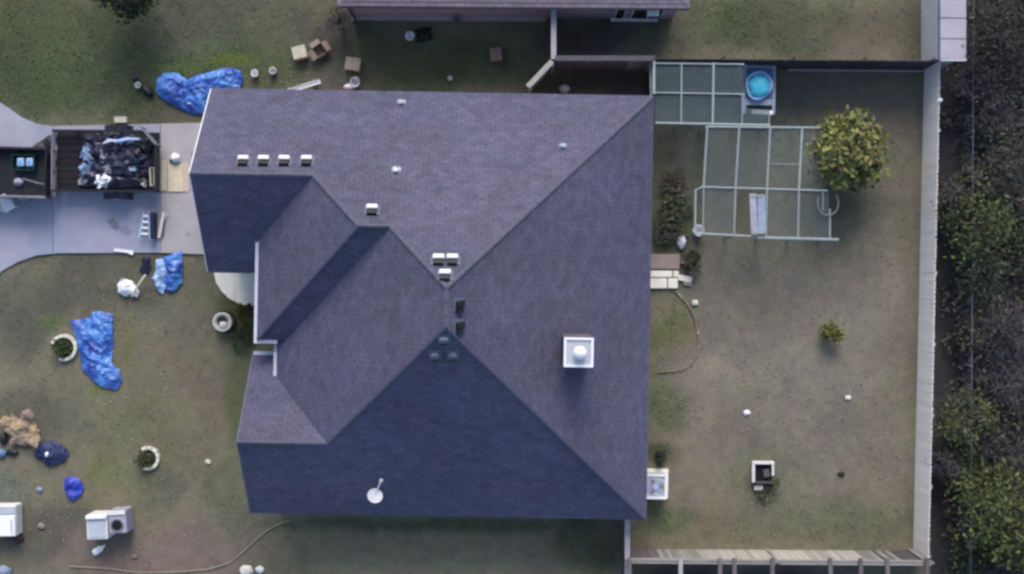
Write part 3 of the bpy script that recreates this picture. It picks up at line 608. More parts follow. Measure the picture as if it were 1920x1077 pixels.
# ---------------------------------------------------------------- fences
def board_meshes(key, h, w=.145):
    out = []
    for k in range(4):
        mb = MB(); a = random.uniform(-.012, .012); hh = h*(1+random.uniform(-.012, .012)); t = .02
        v = [(-w/2, -t/2, 0.0), (w/2, -t/2, 0.0), (w/2+a, -t/2, hh-.04), (w/4+a, -t/2, hh), (-w/4+a, -t/2, hh), (-w/2+a, -t/2, hh-.04)]
        v += [(x, t/2, z) for x, y, z in v]
        mb.add(v, [(0, 1, 2, 3, 4, 5), (11, 10, 9, 8, 7, 6)]+[(i, i+6, (i+1) % 6+6, (i+1) % 6) for i in range(6)])
        me = bpy.data.meshes.new("board"); me.from_pydata(mb.v, [], mb.f); out.append(me)
    return out
def fence(p0, p1, h, mats, label, rail_side=1, capw=.17, group="wooden garden fences", cap=None, rail='rail', lean=0.0):
    p0, p1 = Vector((*p0, 0)), Vector((*p1, 0)); d = p1-p0; L = d.length; rz = math.atan2(d.y, d.x)
    t = thing("fence", label, "fence", p0, rz, group); n = int(L/.148); ms = [M[m] for m in mats]; cache = {}
    for i in range(n):
        x = (i+.5)*L/n; m = ms[min(len(ms)-1, max(0, int(len(ms)*x/L + random.uniform(-.35, .35))))]
        if m.name not in cache: cache[m.name] = board_meshes(m.name, h)
        me = random.choice(cache[m.name]); link("board", me, m, t, (x, random.uniform(-.002, .002), -.02), (random.uniform(-.004, .004)+lean, 0, 0))
    for z in ((.3, h*.5, h-.25)): MB().box((L/2, rail_side*.035, z), (L, .04, .09)).build("rail", M[rail], t)
    k = max(1, round(L/2.4))
    for i in range(k+1): MB().box((min(L-.05, max(.05, i*L/k)), rail_side*.105, h/2-.11), (.09, .09, h-.22)).build("post", M[rail], t)
    if cap: MB().box((L/2, rail_side*.03, h+.035), (L, capw, .035)).build("cap_board", M[cap], t)
    return t
ef = fence(P(1734, 121), P(1713, 1034), 1.36, ['wood_pale'], "long pale upright board fence along the right side of the back yard", 1, rail='rail')
ef.rotation_euler = (R(-4), 0, ef.rotation_euler.z)
fence(P(1172, 1030), P(1715, 1034), 1.72, ['wood_mauve', 'wood_grey', 'wood_light', 'wood_light', 'wood_light', 'wood_light', 'wood_grey', 'wood_dark'], "weathered patchy board fence along the bottom of the back yard", -1, cap='rail')
nf = fence(P(1217, 127), P(1732, 131), 1.72, ['wood_black'], "dark low board fence behind the pipe pens and the citrus tree", 1, rail='wood_dark')
fence(P(1037, 131), P(1214, 131), 2.05, ['wood_mauve', 'wood_mauve', 'wood_grey'], "reddish board fence with a silvered cap between the two houses", 1, cap='wood_dark')
fence(P(1033, 36), P(1033, 130), 1.95, ['wood_dark'], "short cross fence meeting the neighbour house wall", 1, cap='rail')
fence(P(1031, 132), P(987, 178), 1.9, ['wood_mauve', 'wood_grey'], "diagonal fence panel reaching the eave of the main house", 1, cap='wood_light')
fence(P(1213, 133), P(1213, 192), 1.9, ['wood_dark'], "short fence return at the upper right corner of the main house", 1, .09, cap='palepipe', rail='wood_dark')
fence(P(1166, 1150), P(1166, 950), 1.75, ['wood_dark'], "side fence running down from the lower right house corner", -1, cap='rail')
ef = fence(P(1740, -60), P(1737, 108), 1.4, ['wood_pale'], "pale board fence beside the long metal shed roof", 1)

MB().box((7.1, -.06, .06), (4.8, .06, .06)).build('kick_board', M['rail'], nf)
# neighbour's long shed beyond the fence
sx0, sx1 = P(1763, 0, 2.2)[0], P(1812, 0, 2.2)[0]; sy0, sy1 = P(0, 112, 2.2)[1], P(0, -160, 2.2)[1]
sh = thing("shed", "long narrow shed with a pale lavender metal roof at the upper right", "shed", ((sx0+sx1)/2, sy0, 0))
W_, L_ = sx1-sx0, sy1-sy0
MB().box((0, L_/2, 1.05), (W_-.12, L_-.2, 2.1)).build("wall", M['dirtywhite'], sh)
for i in range(int(L_/.62)):
    mb = MB(); y0 = i*L_/int(L_/.62); y1 = y0+L_/int(L_/.62)-.006; mb.box((0, (y0+y1)/2, 2.19), (W_, y1-y0, .02), ry=R(3))
    mb.box((0, y0+.03, 2.215), (W_, .025, .02), ry=R(3)); mb.build("roof_panel", M['metalroof'], sh)
MB().box((-W_/2-.02, L_/2, 2.17), (.05, L_, .1)).build("gutter", M['darkmetal'], sh)
MB().box((0, -.02, 2.16), (W_, .03, .12)).build("fascia", M['white'], sh)

# pergola frame beyond the bottom fence
pg = thing("pergola", "silvered timber pergola frame below the bottom fence", "pergola", (*P(1172, 1090), 0))
bx = P(1172, 1090)
def loc_(px, py, h): q = P(px, py, h); return (q[0]-bx[0], q[1]-bx[1], h)
a, b2 = loc_(1172, 1053, 2.1), loc_(1752, 1056, 2.1)
MB().box(((a[0]+b2[0])/2, (a[1]+b2[1])/2, 2.05), (b2[0]-a[0], .07, .14), math.atan2(b2[1]-a[1], b2[0]-a[0])).build("beam", M['wood_grey'], pg)
MB().box(((a[0]+b2[0])/2, (a[1]+b2[1])/2-3, 2.05), (b2[0]-a[0], .1, .14)).build("beam", M['rail'], pg)
for px in (1180, 1276, 1350, 1377, 1448, 1557, 1614, 1664, 1738):
    q = loc_(px, 1053, 2.2); MB().box((q[0], q[1]-1.6, 2.19), (.13, 3.4, .13)).build("rafter", M['wood_mauve'] if px != 1276 else M['rail'], pg)
for px in (1180, 1460, 1738):
    for dy in (0, -3): q = loc_(px, 1055, 2.0); MB().box((q[0], q[1]+dy, .99), (.12, .12, 1.98)).build("post", M['wood_grey'], pg)

# wire fence in the brush
w0, w1 = P(1802, -30), P(1796, 1110)
wf = thing("wire_fence", "thin grey wire fence running through the dark brush", "fence", (*w0, 0), math.atan2(w1[1]-w0[1], w1[0]-w0[0]))
L = math.dist(w0, w1); MB().cyl((0, 0, 1.25), (L, 0, 1.25), .016, n=6).build("top_rail", M['darkmetal'], wf)
for i in range(9): MB().cyl((i*L/8, 0, 0), (i*L/8, 0, 1.3), .03, n=6).build("post", M['steel'], wf)
mb = MB(); k = 0.0
while k < L:
    for s in (-1, 1): mb.cyl((k, 0, .05 if s > 0 else 1.24), (min(L, k+1.19), 0, 1.24 if s > 0 else .05), .0018, n=3, caps=False)
    k += .3
tag(mb.build("chain_mesh", M['steel'], wf), kind='stuff')

# ---------------------------------------------------------------- pipe pens with netting
def pen(name, label, rails, posts, nets, h, net='net'):
    base = P(*posts[0], h); t = thing(name, label, "pet enclosure", (*base, 0), group="pipe framed pens in the back yard")
    def q(px, py, hh): c = P(px, py, hh); return Vector((c[0]-base[0], c[1]-base[1], hh))
    for r in rails:
        (x0, y0, x1, y1) = r[:4]; rr = (r[4] if len(r) > 4 else .034)*.78; hh = h + (r[5] if len(r) > 5 else 0)
        MB().cyl(q(x0, y0, hh), q(x1, y1, hh), rr, n=8).build("pipe_rail", M['palepipe'], t)
    for (x, y) in posts:
        c = q(x, y, h); MB().cyl((c.x, c.y, 0), (c.x, c.y, h+.03), .03, n=8).build("pipe_post", M['palepipe'], t)
    for pl in nets:
        v = [q(x, y, h-.045) for x, y in pl]; mb = MB(); mb.add(v, [tuple(range(len(v)))])
        nn = 14
        mb.build("netting", M[net], t)
        w = MB(); (a, b3, c, d) = [Vector(p) for p in v]
        for i in range(1, nn):
            w.cyl(a.lerp(b3, i/nn), d.lerp(c, i/nn), .0022, n=3, caps=False); w.cyl(a.lerp(d, i/nn), b3.lerp(c, i/nn), .0022, n=3, caps=False)
        tag(w.build("wire_grid", M['steel'], t), kind='stuff')
    return t
pen("pipe_pen", "upper pipe framed pen beside the turquoise tub", [(1222, 119, 1395, 121), (1226, 174, 1396, 177), (1230, 231, 1444, 235, .045), (1278, 119, 1277, 232), (1338, 119, 1336, 235, .05), (1392, 178, 1391, 236), (1443, 214, 1441, 238), (1219, 116, 1222, 231, .04)],
    [(1221, 119), (1278, 119), (1338, 119), (1393, 121), (1230, 231), (1277, 232), (1336, 234), (1391, 235), (1442, 235)],
    [[(1224, 120), (1336, 121), (1336, 232), (1228, 230)], [(1338, 121), (1394, 122), (1392, 234), (1338, 233)], [(1394, 200), (1442, 214), (1440, 235), (1392, 234)]], 1.75)
pen("pipe_pen", "lower pipe framed pen between the house and the citrus tree", [(1323, 238, 1536, 240, .045), (1316, 351, 1552, 358, .04), (1303, 438, 1420, 444, .045), (1420, 446, 1572, 450, .065), (1326, 238, 1319, 352, .045), (1319, 350, 1318, 440), (1304, 356, 1303, 438, .045), (1319, 350, 1304, 357), (1386, 239, 1379, 352, .05), (1379, 352, 1376, 443, .05), (1444, 240, 1438, 352, .05), (1438, 352, 1436, 446, .04), (1504, 240, 1498, 355, .05), (1498, 355, 1496, 449, .05), (1556, 392, 1556, 450, .04), (1445, 308, 1500, 309, .018), (1543, 360, 1543, 395, .025)],
    [(1326, 238), (1386, 239), (1444, 240), (1504, 240), (1319, 352), (1379, 353), (1438, 355), (1498, 357), (1303, 438), (1376, 443), (1436, 446), (1496, 449), (1556, 450)],
    [[(1326, 239), (1502, 240), (1497, 355), (1319, 352)], [(1319, 353), (1377, 354), (1375, 442), (1318, 439)], [(1438, 356), (1497, 357), (1495, 448), (1436, 445)], [(1498, 358), (1554, 360), (1555, 449), (1496, 448)], [(1506, 242), (1548, 244), (1545, 356), (1499, 355)]], 1.8, 'net2')
# pale door panel on the pen
q0 = P(1420, 402, 1.84); dp = thing("door_panel", "weathered pale lavender door lying over the lower pen", "door", (*q0, 1.84), R(2))
for i, xo in enumerate((-.13, .13)): MB().box((xo, 0, .045), (.25 if i else .22, 1.36-.12*i, .035), rz=R(random.uniform(-1, 1))).build("board", M['baggrey'] if i == 0 else M['platform'], dp)
MB().box((0, -.6, .075), (.4, .08, .02)).build("batten", M['palepipe'], dp); MB().box((0, .6, .075), (.4, .08, .02)).build("batten", M['palepipe'], dp)
q0 = P(1311, 432, .5); bk = thing("bucket", "white bucket at the lower left corner of the pen", "bucket", (*q0, 0)); 
MB().lathe([(0, 0), (.14, 0), (.18, .36), (.195, .38), (.17, .38), (.13, .04), (0, .04)], 20).build("body", M['bagwhite'], bk, True); MB().tube([(-.18, 0, .34), (-.12, .12, .42), (.12, .12, .42), (.18, 0, .34)], .008).build("handle", M['galv'], bk)
q0 = P(1553, 380, 1.9); hp = MB(); hp.tube([(.34*math.cos(t), .40*math.sin(t)-.02, .0) for t in np.linspace(R(-205), R(40), 20)], .022)
o = hp.build("wire_hoop", M['steel'], loc=(*q0, 1.86)); tag(o, "open grey hoop at the right corner of the lower pen", "hoop")

# platform with turquoise tub
q0 = P(1424, 168, .9)
pf = thing("slatted_table", "blue grey slatted platform under the turquoise tub", "table", (*q0, 0), R(-1))
for (dx, dy, a, b2) in ((-.49, 0, .1, 1.62), (.49, 0, .1, 1.62), (0, .76, .88, .1), (0, -.42, .88, .2)): MB().box((dx, dy, .86), (a, b2, .06)).build("frame_board", M['platform'], pf)
for i in range(6): MB().box((-.37+i*.148, .2, .82), (.13, 1.0, .025)).build("slat", M['tubblue'], pf)
for dx in (-.48, .48):
    for dy in (-.72, .72): MB().box((dx, dy, .415), (.08, .08, .83)).build("leg", M['platform'], pf)
q0 = P(1423, 160, 1.1); tb = thing("plastic_tub", "turquoise tub with a crumpled lining on the slatted platform", "tub", (*q0, .835))
mb = MB(); prof = [(0, .03), (.30, .03), (.40, .22), (.43, .24), (.45, .22), (.34, 0), (0, 0)]; mb.lathe(prof, 24)
mb.v = [(x*(1+.08*math.sin(3*math.atan2(y, x)+1)), y*1.08*(1+.06*math.sin(2*math.atan2(y, x))), z) for x, y, z in mb.v]; mb.build("shell", M['ltblue'], tb, True)
blob((.02, -.03, .04), (.38, .40, .3), .22, 2.2, 3).build("lining", M['teal'], tb, True)
q0 = P(1431, 210, 1.0); wb = thing("white_shelf_board", "pale board across the lower end of the blue platform", "board", (*q0, .9), R(-3))
MB().box((0, 0, .015), (.74, .15, .03)).build("top", M['palepipe'], wb); MB().box((.28, 0, .04), (.1, .12, .02)).build("end_batten", M['white'], wb)

# ---------------------------------------------------------------- vehicles
tr = thing("utility_trailer", "black utility trailer heaped with household junk on the driveway", "trailer", (*P(203, 304, .6), .045), R(-.5))
TL, TW = 3.45, 2.0
fb = MB().box((0, 0, .55), (TL, TW, .05)); fb.build("bed", M['black'], tr)
for i in range(9): MB().box((0, -TW/2+.11+i*.222, .59), (TL-.08, .2, .025)).build("plank", M['plank_dark'], tr)
def railing(name, p0, p1, h0, h1, m='black'):
    mb = MB(); p0, p1 = Vector(p0), Vector(p1); d = p1-p0; L = d.length; rz = math.atan2(d.y, d.x); k = max(2, int(L/.6))
    for i in range(k+1): c = p0+d*(i/k); mb.box((c.x, c.y, (h0+h1)/2), (.05, .05, h1-h0), rz)
    for z in (h1, (h0+h1)/2): c = (p0+p1)/2; mb.box((c.x, c.y, z), (L, .055, .05), rz)
    return mb.build(name, M[m], tr)
railing("side_rail", (-TL/2, TW/2, 0), (TL/2-.5, TW/2, 0), .58, 1.02); railing("side_rail", (-TL/2, -TW/2, 0), (TL/2, -TW/2, 0), .58, 1.02)
railing("front_rail", (-TL/2, -TW/2, 0), (-TL/2, TW/2, 0), .58, 1.02, 'steel'); railing("tailgate", (TL/2, -TW/2, 0), (TL/2, TW/2-.45, 0), .5, 1.05); railing("tailgate_brace", (TL/2-.5, TW/2+.12, 0), (TL/2+.02, TW/2-.45, 0), .5, 1.1, 'steel')
for s in (-1, 1):
    fd = MB(); pts = []
    for a_ in np.linspace(0, math.pi, 9): pts.append((.25+.48*math.cos(a_), .2+.42*math.sin(a_)))
    v = [(x, s*(TW/2+.03), z) for x, z in pts]+[(x, s*(TW/2+.25), z) for x, z in pts]; fd.add(v, [(i, i+1, i+10, i+9) for i in range(8)])
    solid(fd.build("fender", M['bagblack'], tr), .015)
    w = MB().cyl((.25, s*(TW/2+.05), .31), (.25, s*(TW/2+.23), .31), .31, n=24).build("wheel", M['tyre'], tr); MB().cyl((.25, s*(TW/2+.2), .31), (.25, s*(TW/2+.24), .31), .17, n=16).build("rim", M['galv'], w)
hb_ = MB(); hb_.box((-TL/2-.4, .22, .5), (.9, .07, .09), rz=R(-24)); hb_.box((-TL/2-.4, -.22, .5), (.9, .07, .09), rz=R(24)); hb_.build("drawbar", M['black'], tr)
MB().cyl((-TL/2-.75, 0, .1), (-TL/2-.75, 0, .8), .03).build("jack", M['galv'], tr)

pk = thing("pickup_truck", "dark red pickup truck with an open loaded bed at the left edge", "pickup truck", (*P(-80, 322, .7), .045), R(-1.5))
# bed rear at local x=+3.1
body = MB(); bw = .84
def loft(secs):
    """secs: list of (x, [(y,z)...]) closed rings"""
    vs = []; n_ = len(secs[0][1])
    for x, ring in secs: vs += [(x, y, z) for y, z in ring]
    fs = []
    for i in range(len(secs)-1): fs += [(i*n_+k, i*n_+(k+1) % n_, (i+1)*n_+(k+1) % n_, (i+1)*n_+k) for k in range(n_)]
    fs += [tuple(range(n_-1, -1, -1)), tuple(range((len(secs)-1)*n_, len(secs)*n_))]
    return MB().add(vs, fs)
def ring(w, z0, z1, wt): return [(-w, z0), (w, z0), (w, (z0+z1)/2), (wt, z1), (-wt, z1), (-w, (z0+z1)/2)]
loft([(-2.5, ring(.72, .4, .78, .66)), (-2.35, ring(.82, .32, .92, .74)), (-1.3, ring(.84, .3, 1.02, .78)), (-.9, ring(.84, .3, 1.05, .80)), (.95, ring(.84, .3, 1.06, .80)), (1.0, ring(.84, .3, 1.0, .80))]).build("body", M['maroon'], pk)
loft([(-.95, ring(.78, 1.02, 1.06, .76)), (-.35, ring(.76, 1.02, 1.52, .6)), (.7, ring(.76, 1.02, 1.55, .6)), (.97, ring(.77, 1.02, 1.06, .74))]).build("cab", M['maroon'], pk)
MB().add([(-.92, -.68, 1.1), (-.92, .68, 1.1), (-.38, .57, 1.52), (-.38, -.57, 1.52)], [(0, 1, 2, 3)]).build("windscreen", M['glass'], pk)
MB().add([(.985, -.66, 1.12), (.985, .66, 1.12), (.74, .55, 1.54), (.74, -.55, 1.54)], [(3, 2, 1, 0)]).build("rear_window", M['glass'], pk)
MB().box((2.05, 0, .58), (2.08, 1.6, .06)).build("bed_floor", M['black'], pk)
for s in (-1, 1):
    MB().box((2.05, s*.81, .74), (2.1, .09, .52), bev=.02).build("bed_side", M['steel'] if s < 0 else M['black'], pk)
    MB().cyl((-2.49, s*.6, .66), (-2.42, s*.6, .66), .09, n=12).build("headlight", M['bagwhite'], pk); MB().box((3.12, s*.74, .72), (.03, .12, .22)).build("tail_light", M['maroon'], pk)
    MB().box((-.55, s*.93, 1.12), (.12, .16, .12)).build("wing_mirror", M['black'], pk)
    for x in (-1.7, 2.1):
        w = MB().cyl((x, s*.64, .31), (x, s*.86, .31), .32, n=24).build("wheel", M['tyre'], pk); MB().cyl((x, s*.82, .31), (x, s*.872, .31), .17, n=16).build("rim", M['galv'], pk if False else w)
MB().box((3.07, 0, .74), (.07, 1.56, .5), bev=.02).build("tailgate", M['black'], pk); MB().box((3.2, 0, .42), (.16, 1.5, .14)).build("bumper", M['steel'], pk); MB().box((-2.52, 0, .45), (.14, 1.5, .16)).build("front_bumper", M['steel'], pk)

# ---------------------------------------------------------------- loose things
def bag(px, py, r, mat_, name, label, cat, amp=.3, seed=1, h=0.0, squash=.8, rz=0.0, group=None):
    q = P(px, py, h); o = blob((0, 0, 0), r, amp, 1.8, seed).build(name, M[mat_], None, True, loc=(*q, h), rot=(0, 0, rz)); return tag(o, label, cat, group)
def sheet(name, label, cat, poly, m, amp, seed, fr=1.6, bulge=0.0, group=None, z=0.0):
    c, mb = crumple(poly, amp, .02, fr, .09, seed, bulge); o = mb.build(name, M[m], None, False, loc=(*c, z)); solid(o); return tag(o, label, cat, group)
# load in the trailer
tz = .655
def tin(px, py): return P(px, py, tz+.3)
g_l = "junk heaped in the trailer"
for (px, py, r, m_, nm, lb, ct_, sd2) in [
  (232, 300, (.55, .48, .34), 'bagblack', "bin_bag", "big black bin bag in the centre of the trailer load", "bin bag", 2),
  (262, 272, (.38, .30, .30), 'black', "bin_bag", "dull black bag at the rear top corner of the trailer", "bin bag", 5),
  (205, 282, (.35, .22, .26), 'bagblack', "bin_bag", "black bag under the white poles in the trailer", "bin bag", 9),
  (258, 330, (.35, .30, .28), 'black', "bin_bag", "black bag by the tailgate of the trailer", "bin bag", 11),
  (162, 288, (.22, .30, .26), 'denim', "clothes_pile", "upper heap of faded blue clothes near the trailer front", "clothes", 21),
  (158, 318, (.20, .22, .24), 'denim', "clothes_pile", "lower heap of faded blue clothes near the trailer front", "clothes", 24),
  (154, 338, (.17, .14, .22), 'baggrey', "clothes_pile", "grey crumpled cloth at the lower front of the trailer", "clothes", 27),
  (192, 291, (.15, .21, .28), 'baggrey', "cloth_bundle", "upright grey bundle beside the blue clothes", "cloth bundle", 31),
  (202, 318, (.16, .15, .28), 'baggrey', "cloth_bundle", "small grey bundle above the white sack", "cloth bundle", 34),
  (191, 339, (.25, .21, .34), 'bagwhite', "white_sack", "bulging white sack in the trailer, the brightest of the load", "sack", 37),
  (252, 318, (.14, .12, .30), 'ltblue', "plastic_jug", "pale jug between the black bags in the trailer", "jug", 41),
  (268, 344, (.06, .06, .2), 'bagwhite', "plastic_cup", "tiny white cup at the lower tailgate corner", "cup", 43)]:
    q = tin(px, py); o = blob((0, 0, 0), r, .75, 2.6, sd2, 3).build(nm, M[m_], None, False, loc=(*q, tz), rot=(0, 0, random.uniform(0, .5))); tag(o, lb, ct_, g_l)
for i, (a, b3, lb) in enumerate((((193, 269), (222, 264), "short pale pole in the top of the trailer"), ((215, 266), (262, 261), "long white pole along the top rail of the trailer"))):
    p, q = P(*a, 1.1), P(*b3, 1.12); o = MB().tube([(0, 0, 0), ((q[0]-p[0])*.5, (q[1]-p[1])*.5+.04, .03), (q[0]-p[0], q[1]-p[1], 0)], [.03+.02*i, .045+.02*i, .03]).build("plastic_pole", M['gutter'] if i == 0 else M['ltblue'], loc=(*p, 1.08)); tag(o, lb, "pole", g_l)
o = thing("wooden_rack", "narrow tan wooden frame standing at the trailer tailgate", "rack", (*P(286, 332, 1.0), tz), R(2), g_l)
for dx in (-.06, .06): MB().box((dx, 0, .22), (.03, .62, .4)).build("side", M['plywood'] if dx < 0 else M['wood_light'], o)
MB().box((0, .3, .22), (.1, .03, .4)).build("end", M['cardboard2'], o); MB().box((0, -.3, .22), (.1, .03, .4)).build("end", M['cardboard2'], o)
sheet("black_sheet", "black tarp sheet spread under the junk in the trailer", "tarp", [(168, 258), (215, 252), (285, 262), (292, 300), (290, 350), (230, 356), (170, 352), (165, 300)], 'bagblack', .3, 51, 2.2, .05, g_l, .62)
sheet("black_sheet", "crumpled black sheet between the pickup and the trailer", "tarp", [(38, 290), (60, 277), (92, 256), (128, 246), (150, 247), (140, 256), (108, 262), (100, 285), (70, 292)], 'black', .2, 52, 2.2, .15, None, .06)  # crumpled black sheet in the gap between pickup and trailer
rj = random.Random(9); sc0 = None
ords = "first second third fourth fifth sixth seventh eighth ninth tenth eleventh twelfth thirteenth fourteenth fifteenth sixteenth".split()
cw = {'black': 'black', 'navy': 'navy', 'baggrey': 'grey', 'ltblue': 'pale blue', 'darkmetal': 'dark grey'}
for k, px in enumerate(sorted(rj.uniform(150, 288) for _ in range(16))):
    py = rj.uniform(258, 350); m_ = rj.choice(['black', 'navy', 'navy', 'baggrey', 'ltblue', 'darkmetal'])
    o = blob((0, 0, 0), (rj.uniform(.05, .13), rj.uniform(.04, .1), rj.uniform(.1, .2)), .6, 2.5, 200+k, 2).build("scrap", M[m_], None, False, loc=(*P(px, py, .9), .78+rj.uniform(0, .12)), rot=(0, 0, rj.uniform(0, 3)))
    tag(o, "small crumpled %s scrap in the trailer load, %s counted from the pickup side" % (cw[m_], ords[k]), "scrap", "small scraps in the trailer load")
# load in the pickup bed
cr = thing("plastic_crate", "dark green crate holding two pale jugs in the pickup bed", "crate", (*P(44, 305, .9), .66), R(-2))
for (c, d) in (((0, 0, .01), (.72, .5, .02)), ((.36, 0, .14), (.02, .52, .28)), ((-.36, 0, .14), (.02, .52, .28)), ((0, .25, .14), (.7, .02, .28)), ((0, -.25, .14), (.7, .02, .28))): MB().box(c, d).build("side" if c[2] > .1 else "base", M['tealdk'], cr)
for (px, lb) in ((37, "left pale jug in the green crate"), (54, "right pale jug in the green crate")):
    q = P(px, 304, 1.0); j = thing("plastic_jug", lb, "jug", (*q, .69), group="jugs in the green crate")
    MB().box((0, 0, .14), (.22, .28, .27), bev=.03).build("body", M['ltblue'], j); MB().cyl((0, 0, .27), (0, 0, .32), .035).build("cap", M['teal'], j)
o = blob((0, 0, 0), (.16, .14, .2), .3, 2, 71).build("cloth_bundle", M['baggrey'], None, True, loc=(*P(33, 341, .8), .62)); tag(o, "small mauve grey bundle in the pickup bed", "cloth bundle")
o = MB().tube([(0, 0, 0), (.5, -.15, .03), (.85, -.22, .02)], .025).build("metal_bar", M['steel'], loc=(*P(42, 335, .85), .8)); tag(o, "thin grey bar lying across the pickup bed", "bar")

# tarps
sheet("tarp", "crumpled blue tarp draped by the upper left house corner", "tarp", [(296, 150), (308, 138), (330, 137), (352, 150), (372, 143), (400, 134), (430, 128), (450, 133), (458, 150), (450, 168), (425, 172), (402, 184), (392, 198), (384, 214), (362, 214), (335, 203), (312, 190), (294, 174)], 'blue', .28, 3, 2.4, .05, "blue tarps in the front yard")
sheet("tarp", "long blue tarp beside the left planter ring in the front yard", "tarp", [(134, 602), (150, 598), (170, 596), (175, 585), (195, 585), (212, 590), (213, 640), (211, 682), (226, 694), (230, 715), (220, 730), (200, 728), (178, 716), (156, 694), (152, 665), (142, 630)], 'blue', .24, 8, 2.2, .03, "blue tarps in the front yard")
sheet("tarp", "small folded blue tarp at the lower edge of the driveway", "tarp", [(308, 482), (322, 478), (343, 470), (343, 495), (342, 530), (330, 545), (314, 548), (306, 530), (310, 505)], 'blue', .3, 12, 2.0, .12, "blue tarps in the front yard")
sheet("plastic_bag", "long pale blue plastic sack beside the folded blue tarp", "sack", [(292, 486), (304, 484), (314, 500), (320, 520), (312, 535), (306, 552), (298, 548), (292, 530), (286, 522), (294, 508)], 'ltblue', .3, 15, 2.2, .14)
sheet("bin_bag", "black bag lying at the driveway edge beside the pale blue sack", "bin bag", [(268, 483), (282, 482), (284, 500), (279, 514), (268, 517), (262, 508), (268, 498)], 'bagblack', .3, 18, 2.2, .16)
sheet("cloth_heap", "dark navy cloth heap below the tan paper pile", "cloth", [(70, 838), (82, 828), (100, 826), (120, 836), (130, 850), (124, 864), (108, 870), (92, 874), (80, 862), (66, 856)], 'navy', .3, 22, 2.2, .08)
sheet("plastic_sheet", "small royal blue crumpled plastic sheet on the front lawn", "plastic sheet", [(122, 898), (136, 892), (150, 900), (158, 915), (152, 930), (138, 938), (126, 930), (120, 914)], 'royal', .22, 26, 2.4, .05)
o = blob((0, 0, 0), (.07, .1, .14), .3, 2, 52).build("white_rag", M['bagwhite'], None, True, loc=(*P(88, 853, .3), .22)); tag(o, "little white rag on the dark navy cloth heap", "rag")
# tan paper pile: each torn sheet a part
tp = thing("paper_pile", "pile of torn tan cardboard sheets in the lower left yard", "cardboard pile", (*P(42, 802), 0))
for i, (px, py, r) in enumerate(((25, 795, 20), (52, 790, 19), (60, 815, 22), (40, 820, 20), (35, 802, 24), (15, 790, 12), (56, 776, 12), (70, 826, 12))):
    a = random.uniform(0, 6); poly = [(px+r*(1+.3*math.sin(5*t+i))*math.cos(t+a), py+r*.8*(1+.3*math.cos(3*t+i))*math.sin(t+a)) for t in np.linspace(0, 2*math.pi, 9)[:-1]]
    c, mb = crumple(poly, .2, .03+.04*i, 2.4, .08, 40+i, .03); b0 = P(42, 802); s_ = solid(mb.build("cardboard_sheet", M['tanpile'] if i % 3 else M['cardboard2'], tp, loc=(c[0]-b0[0], c[1]-b0[1], 0)), .01)
for (px, py, lb, m_, r) in ((24, 848, "black rag below the tan cardboard pile", 'black', (.2, .13, .12)), (8, 822, "black bag at the left edge beside the cardboard pile", 'black', (.14, .2, .16)), (4, 850, "dark teal bundle at the left frame edge", 'tubblue', (.16, .14, .16))):
    bag(px, py, r, m_, "cloth_bundle", lb, "cloth bundle", seed=int(px))
# appliances
wm = thing("washing_machine", "white washing machine with a pale lid on the front lawn", "washing machine", (*P(190, 984, .4), 0), R(2))
MB().box((0, 0, .45), (.70, .84, .86), bev=.03).build("cabinet", M['dirtywhite'], wm); MB().box((0, -.06, .895), (.56, .58, .02), bev=.008).build("lid", M['galv'], wm); MB().box((0, .35, .94), (.68, .13, .12), bev=.02).build("control_panel", M['white'], wm)
for s in (-.2, 0, .2): MB().cyl((s, .29, .95), (s, .27, .96), .03, n=10).build("knob", M['darkmetal'], wm)
dy_ = thing("tumble_dryer", "grey appliance with a dark round opening beside the white washer", "tumble dryer", (*P(227, 975, .4), 0), R(4))
MB().box((0, 0, .42), (.60, .78, .8), bev=.03).build("cabinet", M['baggrey'], dy_); MB().lathe([(.17, .0), (.19, .02), (.22, .025), (.23, .0)], 24, (-.02, -.12, .825)).build("drum_ring", M['steel'], dy_, True)
MB().cyl((-.02, -.12, .815), (-.02, -.12, .83), .175, n=24).build("drum_opening", M['hole'], dy_); MB().box((0, .31, .84), (.58, .12, .05)).build("control_panel", M['dirtywhite'], dy_)
rf_ = thing("refrigerator", "white refrigerator lying on its back at the left edge", "refrigerator", (*P(3, 975, .4), .0), R(1))
MB().box((0, 0, .36), (1.15, 1.05, .6), bev=.04).build("cabinet", M['dirtywhite'], rf_); MB().box((0, -.16, .685), (1.11, .70, .05), bev=.02).build("door", M['white'], rf_); MB().box((0, .37, .685), (1.11, .28, .05), bev=.02).build("freezer_door", M['galv'], rf_)
MB().cyl((.45, -.4, .74), (.45, .05, .74), .018).build("handle", M['galv'], rf_)
for dx in (-.4, .4): MB().box((dx, 0, .03), (.1, .9, .06)).build("skid", M['cardboard2'], rf_)
bag(30, 1010, (.28, .16, .14), 'maroon', "cloth_bundle", "dark red lump standing in for shade below the refrigerator", "cloth bundle", seed=61)  # added lump, painted dark red for the shade below the refrigerator
bt = thing("plastic_bottle", "big white bottle lying below the washing machine", "bottle", (*P(187, 1030), .09), R(35))
MB().lathe([(0, -.2), (.1, -.2), (.11, -.15), (.11, .08), (.05, .16), (.04, .2), (0, .2)], 16, (0, 0, .02), Matrix.Rotation(R(90), 3, 'Y')).build("body", M['bagwhite'], bt, True); MB().cyl((.2, 0, .02), (.26, 0, .02), .045).build("cap", M['dirtywhite'], bt)
